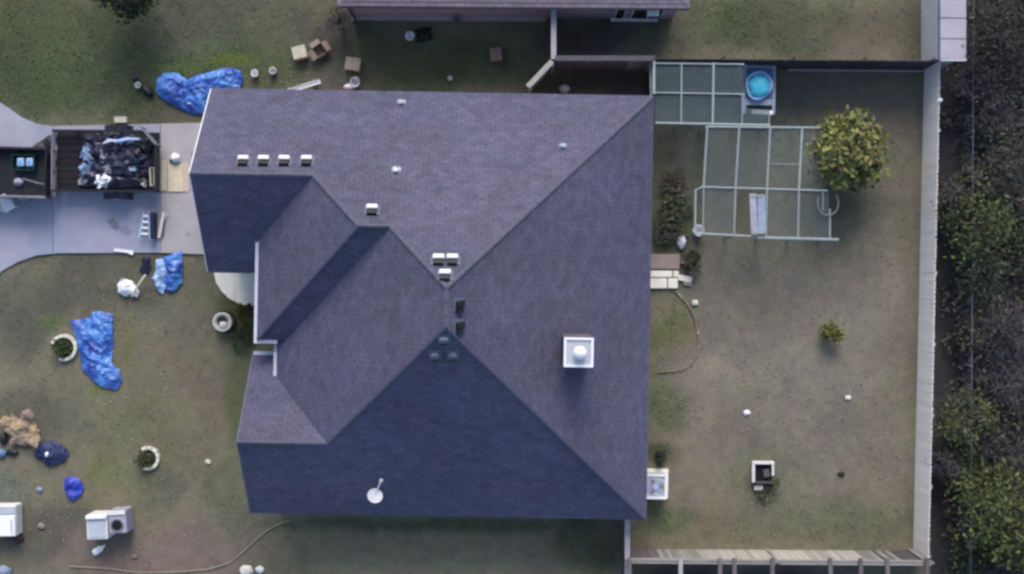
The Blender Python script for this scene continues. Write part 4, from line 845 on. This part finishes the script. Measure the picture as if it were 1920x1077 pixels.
# planter rings
def planter(px, py, r, a0, a1, label, leafn, sub):
    q = P(px, py); t = thing("planter_ring", label, "planter", (*q, 0), group="round stone planters in the front yard"); n_ = int((a1-a0)*r/.17)
    sm = MB(); w = .165; sm.v = [(-w/2, -.06, 0), (w/2, -.06, 0), (w/2*1.15, .06, 0), (-w/2*1.15, .06, 0), (-w/2+.01, -.05, .13), (w/2-.01, -.05, .13), (w/2*1.1, .05, .13), (-w/2*1.1, .05, .13)]
    sm.f = [(3, 2, 1, 0), (4, 5, 6, 7), (0, 1, 5, 4), (1, 2, 6, 5), (2, 3, 7, 6), (3, 0, 4, 7)]; me = bpy.data.meshes.new("stone"); me.from_pydata(sm.v, [], sm.f)
    for i in range(n_):
        a = a0+(i+.5)*(a1-a0)/n_; link("stone", me, M['stone'], t, (r*math.cos(a), r*math.sin(a), random.uniform(-.01, .01)), (0, 0, a-math.pi/2+random.uniform(-.05, .05)))
    MB().lathe([(r-.07, .0), (r-.1, .045), (0, .06)], 20).build("soil", M['soil'], t, True)
    pos = rng.normal(size=(leafn, 3))*np.array([r*.34, r*.34, .09])+np.array([sub[0], sub[1], .2]); pos[:, 2] = np.abs(pos[:, 2])
    col = np.array([[.035, .045, .015]])*rng.uniform(.6, 2.0, (leafn, 1)); lf = leaf_mesh("plant", pos, rng.uniform(.08, .2, leafn), col, parent=t); lf["kind"] = "stuff"
    return t
planter(121, 652, .40, R(-110), R(160), "stone planter ring touching the long blue tarp", 260, (-.02, -.0))
planter(278, 859, .35, R(-115), R(125), "stone planter ring alone in the lower front lawn", 220, (-.08, -.03))
fp = thing("plant_pot", "round pale pot with a dark centre in front of the entry path", "plant pot", (*P(419, 604, .2), 0))
MB().lathe([(0, 0), (.2, 0), (.27, .3), (.33, .34), (.33, .38), (.25, .38), (.22, .3), (0, .28)], 24).build("pot", M['stone'], fp, True); MB().cyl((-.02, .02, .28), (-.02, .02, .33), .17, n=16).build("soil", M['soil'], fp)
blob((.03, -.1, .3), (.14, .12, .12), .4, 2, 8).build("stones", M['dirtywhite'], fp, True); MB().lathe([(.34, 0), (.4, .02), (.4, .05), (.3, .05)], 24).build("saucer", M['soil'], fp, True)

# boxes
def box_thing(px, py, w, d, h, rz, m_, label, open_=False, name="cardboard_box", cat="box", group="cardboard boxes in the yard between the houses"):
    t = thing(name, label, cat, (*P(px, py, h*.6), 0), R(rz), group); mm = M[m_]
    if open_:
        for (c, s) in (((0, 0, .01), (w, d, .02)), ((w/2, 0, h/2), (.015, d, h)), ((-w/2, 0, h/2), (.015, d, h)), ((0, d/2, h/2), (w-.02, .015, h)), ((0, -d/2, h/2), (w-.02, .015, h))): MB().box(c, s).build("side" if c[2] > .02 else "base", mm, t)
        for (c, s, ry, rx) in (((w/2+.1, 0, h+.02), (.2, d, .01), R(20), 0), ((-w/2-.1, 0, h+.02), (.2, d, .01), R(-15), 0), ((0, d/2+.1, h+.03), (w, .2, .01), 0, R(-18))): MB().box(c, s, ry=ry, rx=rx).build("flap", mm, t)
    else:
        MB().box((0, 0, h/2), (w, d, h), bev=.006).build("body", mm, t)
        for s in (-1, 1): MB().box((s*w/4, 0, h+.006), (w/2-.006, d, .008), ry=R(s*1.5)).build("flap", mm, t)
    return t
box_thing(562, 99, .46, .42, .36, 14, 'cardboard3', "pale cardboard box, left of the three near the neighbour house")
box_thing(600, 96, .36, .36, .28, 35, 'cardboard2', "open brownish box just right of the pale one", True)
box_thing(662, 121, .5, .42, .34, -8, 'cardboard', "tan cardboard box above the white buckets by the eave")
box_thing(930, 103, .40, .44, .3, 6, 'cardboard2', "pinkish box alone on the shaded grass between the houses")
box_thing(227, 225, .42, .2, .18, 0, 'cardboard3', "small pale box on the grass at the driveway edge", group=None)
def pail(px, py, r, h, label, m_='bagwhite', tilt=0.0, rz=0.0, group=None, z=0.0):
    t = thing("bucket", label, "bucket", (*P(px, py, h*.7+z), z), R(rz), group)
    T = Matrix.Rotation(R(tilt), 3, 'X'); MB().lathe([(0, 0), (r*.8, 0), (r*.97, h*.94), (r*1.05, h*.95), (r*1.05, h), (r*.9, h), (r*.75, h*.2), (0, h*.18)], 20, (0, 0, r*math.sin(R(tilt))), T).build("body", M[m_], t, True)
    MB().tube([Vector((r*math.cos(a_), r*.4*math.sin(a_), h*1.0+.02)) for a_ in np.linspace(0, math.pi, 8)], .006).build("handle", M['galv'], t); return t
g_b = "white buckets scattered above the main house"
pail(478, 138, .12, .24, "bright white bucket nearest the blue tarp", group=g_b); pail(512, 133, .12, .22, "duller white bucket right of the brightest one", 'dirtywhite', group=g_b)
pail(666, 149, .16, .3, "white bucket just below the tan cardboard box", tilt=25, group=g_b); pail(769, 63, .15, .32, "white bucket beside black scrap in the neighbour house shadow", tilt=20, group=g_b)
pail(844, 147, .08, .14, "very small white bucket on the shaded grass", 'dirtywhite', group=g_b)
bag(655, 164, (.2, .1, .14), 'bagwhite', "white_rag", "white rag by the eave under the leaning bucket", "rag", seed=77); bag(1058, 167, (.18, .15, .2), 'dirtywhite', "white_sack", "small white sack by the eave inside the fence corner", "sack", seed=78)
mw = thing("lawn_mower", "black upturned mower frame beside the white bucket", "lawn mower", (*P(796, 66), 0), R(10))
MB().lathe([(.06, .22), (.2, .2), (.24, .1), (.24, .05)], 14).build("deck", M['black'], mw, True); MB().tube([(-.1, .1, .2), (-.5, .16, .5), (-.5, -.12, .5), (-.1, -.1, .2)], .014).build("handle", M['black'], mw)
for (a, b3) in ((.2, .18), (.2, -.18), (-.2, .18), (-.2, -.18)): MB().cyl((a, b3-.02, .08), (a, b3+.02, .08), .08, n=12).build("wheel", M['tyre'], mw)
wp = thing("gutter_length", "long white gutter length lying at the upper eave", "gutter length", (*P(565, 162, .5), .0), math.atan2(20, 64))
mb = MB(); mb.box((0, 0, .3), (1.28, .13, .02)); mb.box((0, .065, .34), (1.28, .015, .08)); mb.box((0, -.065, .34), (1.28, .015, .08)); mb.build("trough", M['white'], wp)
for s in (-.45, .45): MB().box((s, 0, .145), (.08, .3, .29)).build("support", M['wood_grey'], wp)
bag(277, 171, (.26, .13, .2), 'black', "bin_bag", "thin black bag at the left tip of the blue tarp", "bin bag", seed=81, rz=R(-40)); pail(259, 160, .1, .2, "small white pot on the grass left of the black bag", 'dirtywhite')
bag(254, 148, (.1, .1, .1), 'black', "plant_pot", "little black pot above the small white pot", "plant pot", amp=.1, seed=82)
# driveway bits
q0 = P(329, 333); pw = thing("plywood_sheets", "cream plywood sheets lying behind the trailer", "plywood", (*q0, .05), R(0))
MB().box((.12, -.0, .012), (.72, .98, .022)).build("sheet", M['plywood2'], pw); MB().box((-.37, .05, .03), (.2, 1.02, .06)).build("plank", M['plywood'], pw); MB().box((.02, -.04, .034), (.5, .9, .02), rz=R(1)).build("sheet", M['plywood'], pw)
bag(330, 297, (.17, .15, .24), 'bagwhite', "white_sack", "white sack on the driveway above the plywood sheets", "sack", seed=90, h=.05)
bag(322, 302, (.06, .06, .1), 'black', "small_bag", "tiny black bag beside the white sack on the driveway", "bag", seed=91, h=.05)
ch_ = thing("garden_chair", "white plastic chair on its side near the pickup truck", "chair", (*P(16, 384, .3), .05), R(30))
MB().box((0, 0, .36), (.42, .42, .04), bev=.015).build("seat", M['white'], ch_); MB().box((0, .22, .55), (.4, .04, .38), rx=R(-12), bev=.01).build("backrest", M['dirtywhite'], ch_)
for a in (-.18, .18):
    for c in (-.18, .18): MB().cyl((a, c, 0), (a*.95, c*.95, .35), .018).build("leg", M['dirtywhite'], ch_)
    MB().tube([(a*1.15, -.18, .36), (a*1.15, -.16, .55), (a*1.15, .18, .56)], .018).build("armrest", M['dirtywhite'], ch_)
sl = thing("step_ladder", "white step ladder lying splayed on the driveway", "ladder", (*P(273, 422, .3), .05), R(-4))
for s in (-1, 1):
    MB().box((s*.13, 0, .30), (.045, .95, .03), rz=R(s*7)).build("stile", M['ltblue'], sl)
for i in range(4): MB().box((0, -.3+i*.2, .31), (.2+.05*(1.5-i)*.6, .07, .025)).build("tread", M['white'], sl)
for s in (-1, 1): MB().box((s*.13, .05, .13), (.03, .9, .03), rz=R(s*6), rx=R(14)).build("rear_leg", M['galv'], sl)
bd = thing("black_board", "narrow black board standing between the ladder and the white boards on the driveway", "board", (*P(289, 424, .2), .05), R(0))
MB().box((0, 0, .2), (.14, .88, .38), bev=.01).build("core", M['black'], bd); MB().box((0, 0, .395), (.1, .8, .01)).build("inset", M['bagblack'], bd)
wb = thing("white_boards", "white slanted boards right of the black panel on the driveway", "boards", (*P(302, 422, .2), .05))
MB().box((0, 0, .12), (.1, .9, .03), rz=R(-12), rx=R(4)).build("board", M['dirtywhite'], wb); MB().box((.03, -.05, .05), (.12, .7, .03), rz=R(-6)).build("board", M['wood_mauve'], wb); MB().box((.12, .22, .05), (.06, .4, .03), rz=R(-20)).build("board", M['galv'], wb)
o = thing("white_plank", "white broken plank along the lower driveway edge", "plank", (*P(233, 471), .055), R(-7))
MB().box((0, 0, .015), (.66, .1, .03)).build("board", M['white'], o); MB().box((.26, -.04, .035), (.16, .09, .02), rz=R(-20)).build("splinter", M['white'], o)
sheet("white_bundle", "crumpled white bundle on the grass below the driveway", "bundle", [(220, 534), (228, 525), (240, 523), (250, 528), (258, 540), (264, 548), (258, 558), (246, 552), (236, 556), (224, 548)], 'bagwhite', .4, 95, 2.6, .12)
st_ = MB().tube([(*P(246, 556, .2), .12), (*P(256, 540, .3), .3), (*P(272, 516, .4), .36)], [.04, .035, .045], 7).build("wooden_stick", M['plywood']); tag(st_, "pale wooden stick leaning on the crumpled white bundle", "stick")
bag(232, 528, (.12, .1, .12), 'baggrey', "cloth_bundle", "small grey rag at the upper end of the crumpled white bundle", "rag", seed=97)
# small litter, lawn stones
def rock(px, py, r, m_, label, seed, name="stone", cat="stone", z=0.0, group=None):
    o = blob((0, 0, 0), (r, r*.8, r*.7), .3, 1.7, seed, 2).build(name, M[m_], None, False, loc=(*P(px, py, z), z-.01)); return tag(o, label, cat, group)
rock(1400, 774, .12, 'white', "bright white stone on the bare back yard soil", 101); rock(1590, 746, .11, 'stone', "pale round stone on the right of the back yard", 102)
rock(1577, 889, .12, 'soil', "dark clod near the lower fence of the back yard", 103, "dirt_clod", "clod"); rock(390, 866, .11, 'stone', "pale stone right of the lone planter ring", 104)
rock(75, 918, .12, 'platform', "pale green stone left of the royal blue sheet", 105); rock(78, 986, .14, 'stone_tan', "brown stone between the refrigerator and the washer", 106)
rock(463, 1070, .24, 'stone', "pale flat rock at the bottom edge of the front lawn", 107); rock(487, 1068, .16, 'dirtywhite', "smaller whitish rock right of the pale flat rock", 108)
rock(8, 1070, .26, 'platform', "grey rock in the lower left corner", 109); rock(1303, 568, .13, 'stone', "pale stone just outside the curved edging", 110)
rock(253, 1043, .1, 'stone_tan', "small tan stone right of the big bottle", 111)
rock(1762, 188, .09, 'white', "small white lump on top of the pale fence", 112, "plastic_lump", "lump", z=1.355)
o = MB().tube([(*P(*p), .015) for p in ((130, 1062), (200, 1066), (260, 1074), (330, 1073), (390, 1068), (430, 1056), (455, 1036), (480, 1012), (500, 995), (525, 982), (545, 975))], .022).build("garden_hose", M['hose']); tag(o, "thin tan hose looping over the lower front lawn", "hose")

# ---------------------------------------------------------------- back yard
ap = thing("air_conditioner", "square white outdoor air conditioner beside the lower right eave", "air conditioner", (*P(1229, 912, .7), 0), R(-1))
MB().box((0, 0, .04), (1.0, 1.0, .08)).build("pad", M['paving'], ap); MB().box((0, 0, .42), (.74, .8, .66), bev=.03).build("casing", M['galv'], ap)
mb = MB(); 
for (dx, dy, a, b3) in ((.34, 0, .08, .84), (-.34, 0, .08, .84), (0, .38, .6, .08), (0, -.38, .6, .08)): mb.box((dx, dy, .775), (a, b3, .06))
mb.build("rim", M['white'], ap); mb = MB()
for r in (.1, .16, .22, .28): mb.tube([(r*math.cos(t), r*math.sin(t), .80) for t in np.linspace(0, 2*math.pi, 25)], .009, 4)
for k in range(8): mb.cyl((0, 0, .8), (.3*math.cos(k*math.pi/4), .3*math.sin(k*math.pi/4), .8), .007, n=4)
mb.build("fan_grille", M['galv'], ap); MB().cyl((0, 0, .78), (0, 0, .82), .11, n=16).build("fan_cap", M['ltblue'], ap); fb2 = MB()
for k in range(3): fb2.box((.14*math.cos(k*2.09), .14*math.sin(k*2.09), .765), (.24, .11, .01), rz=k*2.09, rx=R(14))
fb2.build("fan_blades", M['darkmetal'], ap)
sp = thing("wooden_planter", "square white framed planter with dark soil in the lower back yard", "planter", (*P(1431, 887, .25), 0), R(0))
for (dx, dy, a, b3, m_) in ((0, .34, .74, .08, 'dirtywhite'), (-.33, -.02, .09, .62, 'dirtywhite'), (.33, .10, .07, .38, 'dirtywhite'), (0, -.33, .7, .05, 'wood_dark')): MB().box((dx, dy, .14), (a, b3, .28)).build("side_board", M[m_], sp)
MB().box((0, 0, .06), (.6, .62, .1)).build("soil", M['hole'], sp); MB().box((.12, -.02, .16), (.2, .26, .12), rz=R(8)).build("stump", M['bark'], sp)
box_thing(1422, 914, .3, .16, .14, 3, 'stone', "pale concrete block below the square white planter", name="concrete_block", cat="block", group=None)
ps = bpy.data.objects.new("patio", None); COL.objects.link(ps); tag(ps, "small paved step outside the back door", kind='structure')
for (x0, y0, x1, y1, m_) in ((1212, 477, 1274, 505, 'paver_pink'), (1212, 508, 1260, 520, 'paving'), (1212, 522, 1250, 541, 'paving'), (1252, 522, 1270, 541, 'paving'), (1262, 508, 1272, 520, 'paving')):
    a, c = P(x0, y0), P(x1, y1); MB().box(((a[0]+c[0])/2, (a[1]+c[1])/2, .04), (abs(c[0]-a[0]), abs(a[1]-c[1]), .12), bev=.01).build("paver", M[m_], ps)
o = thing("stone_slab", "short cream slab sticking out from the back step", "slab", (*P(1284, 523), 0), R(-12)); MB().box((0, 0, .04), (.48, .2, .1), bev=.02).build("slab", M['paving'], o)
MB().box((.12, -.16, .03), (.3, .12, .07), bev=.01).build("chip", M['stone_tan'], o)
rock(1283, 497, .16, 'maroon', "dark red pot right of the pinkish paver", 120, "plant_pot", "plant pot")
bag(1277, 455, (.16, .22, .2), 'gutter', "plastic_bag", "pale crumpled bag above the back step", "bag", seed=121)
ed = thing("garden_edging", "curved row of tan edging stones in the back yard", "edging", (*P(1268, 548), 0)); b0 = P(1268, 548)
pts = [(1266, 546), (1276, 556), (1286, 568), (1294, 579), (1300, 590), (1305, 604), (1308, 620), (1310, 638), (1309, 655), (1304, 670), (1297, 682), (1286, 691), (1272, 695), (1255, 697), (1240, 698), (1230, 698)]
for i in range(len(pts)-1):
    a, c = P(*pts[i]), P(*pts[i+1]); d = math.dist(a, c); k = 2
    for j in range(k):
        t_ = (j+.5)/k; MB().box((a[0]+(c[0]-a[0])*t_-b0[0]+random.uniform(-.02, .02), a[1]+(c[1]-a[1])*t_-b0[1], .03), (d/k*.88, random.uniform(.04, .09) if i < 12 else .035, .05), rz=math.atan2(c[1]-a[1], c[0]-a[0])+random.uniform(-.2, .2), bev=.015).build("stone", M['stone_tan'], ed)

# ---------------------------------------------------------------- plants
def foliage_pts(n_, R_, zc, rz, clumps, seed, spread=.3):
    g = np.random.default_rng(seed); c = g.normal(size=(clumps, 3)); c /= np.linalg.norm(c, axis=1)[:, None]; c *= g.uniform(.35, 1.0, (clumps, 1))**.6
    c = c*np.array([R_, R_, rz]); c[:, 2] += zc; k = g.integers(0, clumps, n_)
    return c[k]+g.normal(size=(n_, 3))*np.array([R_*spread, R_*spread, rz*spread]), g.uniform(.65, 1.45, clumps)[k], c
def plant(name, label, cat, px, py, h, r, n_, base, size, clumps=40, seed=1, group=None, trunk=True, var=.45, up=.5, spread=.18, asp=.45, bare=0):
    zc = h*.62; t = thing(name, label, cat, (*P(px, py, zc), 0), 0, group)
    pos, br, cl = foliage_pts(n_, r, zc, h*.38, clumps, seed, spread); pos[:, 2] = np.maximum(pos[:, 2], .04); g = np.random.default_rng(seed+5)
    col = np.array([base])*br[:, None]*g.uniform(1-var, 1+var, (n_, 1))*np.concatenate([g.uniform(.85, 1.2, (n_, 1)), np.ones((n_, 1)), g.uniform(.7, 1.2, (n_, 1))], 1)
    if n_: lf = leaf_mesh("crown", pos, g.uniform(.6, 1.35, n_)*size, col, parent=t, up=up, asp=asp); lf["kind"] = "stuff"
    mb = MB(); mb.tube([(0, 0, -.05), (.03*h, .01, h*.2), (.0, .03*h, h*.45)], [.05*h*.5+.02, .04*h*.4+.015, .03*h*.35+.01], 7)
    rr = random.Random(seed)
    for c in cl[:: max(1, len(cl)//(14+bare))]:
        s = Vector((0, 0, h*rr.uniform(.15, .42))); e = Vector(c); mid = s.lerp(e, .5)+Vector((rr.uniform(-.1, .1)*r, rr.uniform(-.1, .1)*r, .06*h)); mb.tube([s, mid, e], [.012*h+.006, .008*h+.005, .005], 4)
        if bare:
            for _ in range(5):
                a = mid.lerp(e, rr.random()); mb.tube([a, a+Vector((rr.uniform(-1, 1), rr.uniform(-1, 1), rr.uniform(-.2, .6)))*r*.4], [.009, .004], 3)
    mb.build("trunk" if trunk else "stems", M['bark'] if trunk else M['twig'], t)
    return t
plant("citrus_tree", "bushy yellow green citrus tree beside the pens in the back yard", "tree", 1594, 286, 2.7, 1.12, 2300, (.125, .13, .045), .25, 60, 3, var=.6, up=.5, asp=.5)
plant("shrub", "small yellow green shrub alone in the back yard", "shrub", 1559, 622, .8, .36, 420, (.12, .12, .035), .14, 18, 4)
g_w = "weeds along the back wall"
plant("weed_clump", "low green weeds left of the lower pen", "weeds", 1270, 395, .5, .55, 700, (.055, .065, .04), .13, 26, 5, g_w, False)
plant("weed_clump", "greyish weeds below the pen corner by the house wall", "weeds", 1252, 432, .4, .4, 450, (.06, .065, .05), .12, 20, 6, g_w, False)
plant("weed_clump", "leafy weeds beside the pinkish paver", "weeds", 1304, 492, .5, .36, 500, (.06, .062, .04), .13, 20, 7, g_w, False)
plant("weed_clump", "sparse dead weeds near the upper wall of the house", "weeds", 1262, 340, .4, .42, 350, (.085, .075, .065), .12, 20, 8, g_w, False)
plant("weed_clump", "dark weeds just above the outdoor air conditioner", "weeds", 1238, 862, .3, .26, 260, (.03, .042, .025), .1, 12, 9, g_w, False)
plant("weed_clump", "short weeds around the square white planter", "weeds", 1440, 915, .2, .5, 330, (.075, .085, .045), .1, 24, 10, g_w, False)
plant("entry_shrub", "olive shrub beside the cream entry path", "shrub", 463, 588, .8, .34, 520, (.055, .05, .014), .12, 16, 11, "shrubs along the front wall")
plant("entry_shrub", "darker low shrub below the olive one at the front wall", "shrub", 452, 632, .5, .34, 420, (.04, .05, .022), .11, 14, 12, "shrubs along the front wall")
plant("dark_tree", "dark leafy tree cut by the top edge of the front yard", "tree", 232, -30, 3.0, 1.0, 2300, (.018, .024, .012), .17, 46, 13, var=.5)
plant("bare_shrub", "brown leafless shrub at the left end of the neighbour house", "shrub", 636, 40, 1.2, .55, 260, (.07, .06, .055), .09, 20, 14, None, False, bare=8)
g_t = "trees in the brush beyond the pale fence"
for i, (px, py, h, r, n_, c, s, lb) in enumerate([
  (1836, 418, 2.6, .95, 1500, (.052, .066, .026), .17, "bright green bush leaning over the pale fence"),
  (1845, 515, 2.2, .8, 800, (.045, .05, .03), .15, "dull olive bush below the bright green bush"),
  (1812, 782, 2.4, .8, 1000, (.06, .07, .03), .15, "olive bush near the wire fence, middle right"),
  (1862, 958, 3.2, 1.25, 2600, (.05, .062, .022), .19, "largest green tree in the lower right brush"),
  (1925, 1010, 3.0, 1.0, 1500, (.05, .06, .025), .18, "darker tree cut off by the lower right frame edge"),
  (1905, 300, 3.0, 1.1, 1000, (.035, .036, .03), .16, "dark thin leaved tree at the right edge above the green bush"),
  (1900, 60, 3.4, 1.3, 1300, (.022, .02, .018), .16, "nearly black tree in the upper right corner")]):
    plant("brush_tree", lb, "tree", px, py, h, r, n_, c, s, 26, 30+i, g_t, var=.8, spread=.27, bare=10)
for i, (px, py, r, lb) in enumerate([(1830, 150, .95, "bare twiggy shrub just right of the long shed end"), (1870, 215, .8, "bare grey shrub below the shed end shrub"), (1880, 620, 1.1, "bare grey shrub in the middle right brush"), (1890, 720, 1.0, "bare bluish grey shrub above the olive bush"), (1880, 850, .9, "bare mauve shrub above the largest green tree"), (1790, 370, .5, "small twiggy shrub brushing the pale fence"), (1770, 870, .45, "low twiggy shrub against the outer face of the pale fence")]):
    plant("bare_shrub", lb, "shrub", px, py, 1.9, r, 420, (.045, .043, .045), .13, 46, 60+i, "leafless shrubs beyond the pale fence", False, bare=34, spread=.22)
g_u = "low scrub clumps beyond the pale fence"
for i, (px, py, r, c, lb) in enumerate([(1860, 120, .9, (.04, .036, .034), "brown scrub clump right of the shed end"), (1900, 470, .8, (.04, .048, .024), "green scrub clump at the right edge beside the bright green bush"), (1830, 340, .5, (.045, .05, .03), "small scrub clump above the bright green bush"), (1850, 690, .7, (.05, .046, .05), "mauve scrub clump between the bare shrubs"), (1905, 800, .8, (.045, .048, .03), "olive scrub clump at the right edge above the largest tree"), (1820, 880, .6, (.045, .052, .026), "green scrub clump just above left of the largest tree"), (1825, 1050, .7, (.04, .048, .022), "green scrub clump at the bottom edge beside the wire fence"), (1825, 620, .5, (.04, .042, .03), "dull scrub clump right beside the wire fence")]):
    plant("scrub_clump", lb, "scrub", px, py, 1.1, r, 620, c, .17, 22, 90+i, g_u, False, var=.8, spread=.4, bare=12)
# undergrowth: leaf litter, twigs and weeds nobody could count
n_ = 42000; px_ = rng.uniform(1764, 2150, n_); py_ = rng.uniform(-150, 1220, n_)
cl_ = np.sin(px_/23+py_/31)+np.sin(py_/17-px_/41)+.6*np.sin(px_/9+2)+.6*np.sin(py_/11); keep = (cl_+rng.normal(size=n_)*.8 > -.3) & ((px_ > 1800) | (rng.random(n_) < .35)); px_, py_, cl_ = px_[keep], py_[keep], cl_[keep]; n_ = len(px_)
pos = np.stack([(px_-960)/PPM, (538.5-py_)/PPM, np.abs(rng.normal(size=n_))*.22+.03], 1)
bc = np.where(rng.random((n_, 1)) < .45, np.array([[.056, .06, .034]]), np.array([[.072, .064, .066]]))*rng.uniform(.55, 1.6, (n_, 1))*np.clip(1+.25*cl_, .5, 1.6)[:, None]
tag(leaf_mesh("undergrowth", pos, rng.uniform(.1, .26, n_), bc), "dark tangled undergrowth beyond the pale fence", "undergrowth", kind='stuff')
mb = MB(); rr = random.Random(5)
for _ in range(1500):
    x, y = P(rr.uniform(1795, 2100), rr.uniform(-100, 1150)); a = rr.uniform(0, 6.28); L2 = rr.uniform(.3, 1.1); z = rr.uniform(.05, .7)
    mb.tube([(x, y, z), (x+L2*.5*math.cos(a), y+L2*.5*math.sin(a), z+rr.uniform(0, .2)), (x+L2*math.cos(a+.3), y+L2*math.sin(a+.3), z+rr.uniform(-.1, .3))], [.014, .01, .005], 3)
tag(mb.build("twig_litter", M['twig']), "fallen grey twigs and brambles beyond the pale fence", "twigs", kind='stuff')
# grass
n_ = 90000; gx_, gy_ = rng.uniform(-19, 14.4, n_), rng.uniform(-12, 12, n_); gpx, gpy = gx_*PPM+960, 538.5-gy_*PPM
c = ground_col(gpx, gpy); green = c[:, 1]/np.maximum(c[:, 0], 1e-3)
def inpoly_np(px, py, poly):
    r = np.zeros(len(px), bool); m = len(poly)
    for i in range(m):
        x1, y1 = poly[i]; x2, y2 = poly[(i+1) % m]
        if y1 == y2: continue
        cnd = ((y1 > py) != (y2 > py)) & (px < (x2-x1)*(py-y1)/(y2-y1)+x1); r ^= cnd
    return r
k = rng.random(n_) < np.clip((green-.82)*2.6, .06, 1)
k &= ~inpoly_np(gpx, gpy, drive_px) & ~((gpx > 398) & (gpx < 1215) & (gpy > 215) & (gpy < 930)) & ~((gpx > 398) & (gpx < 500) & (gpy > 490) & (gpy < 576)) & ~((gpx > 640) & (gpx < 1290) & (gpy < 34))
gx_, gy_, c, green = gx_[k], gy_[k], c[k], green[k]; n_ = len(gx_)
a = rng.uniform(0, 6.283, n_); ln = rng.uniform(.04, .11, n_); w = rng.uniform(.012, .03, n_); hz = rng.uniform(.02, .07, n_)
p0 = np.stack([gx_, gy_, np.full(n_, -.015)], 1); sd3 = np.stack([-np.sin(a), np.cos(a), np.zeros(n_)], 1)*w[:, None]; tip = p0+np.stack([np.cos(a)*ln, np.sin(a)*ln, hz], 1)
Vv = np.stack([p0-sd3, p0+sd3, tip], 1).reshape(-1, 3); me = bpy.data.meshes.new("grass"); me.from_pydata(Vv.tolist(), [], np.arange(n_*3).reshape(-1, 3).tolist())
ca = me.color_attributes.new("tint", 'FLOAT_COLOR', 'POINT'); cc = c*rng.uniform(.9, 1.4, (n_, 1))*np.array([[.98, 1.06, .8]]); c4 = np.ones((n_*3, 4), np.float32); c4[:, :3] = np.repeat(cc, 3, 0); ca.data.foreach_set("color", c4.ravel())
tag(link("grass", me, M['leaf']), "short patchy grass over the front and back yards", "grass", kind='stuff')

# small pale pebbles and crumbs on the bare soil
mb = MB(); rp_ = random.Random(31)
for (px, py, sx, sy, k) in ((1310, 690, 45, 22, 60), (1310, 775, 22, 26, 40), (1418, 785, 26, 22, 50), (1440, 700, 16, 40, 30), (1668, 520, 16, 40, 30), (1655, 860, 16, 60, 40), (1480, 640, 200, 200, 90), (1440, 930, 50, 16, 30), (300, 760, 120, 200, 80), (340, 1020, 120, 40, 60), (560, 150, 70, 12, 40), (110, 960, 60, 50, 40), (1275, 400, 30, 60, 50)):
    for _ in range(k):
        x, y = P(rp_.gauss(px, sx*.6), rp_.gauss(py, sy*.6)); r = rp_.uniform(.01, .032); mb.cyl((x, y, -.01), (x+rp_.uniform(-.01, .01), y, r*.4), r, r*.5, 5)
tag(mb.build("pebbles", M['pebble']), "small pale pebbles strewn over the bare soil", "pebbles", kind='stuff')
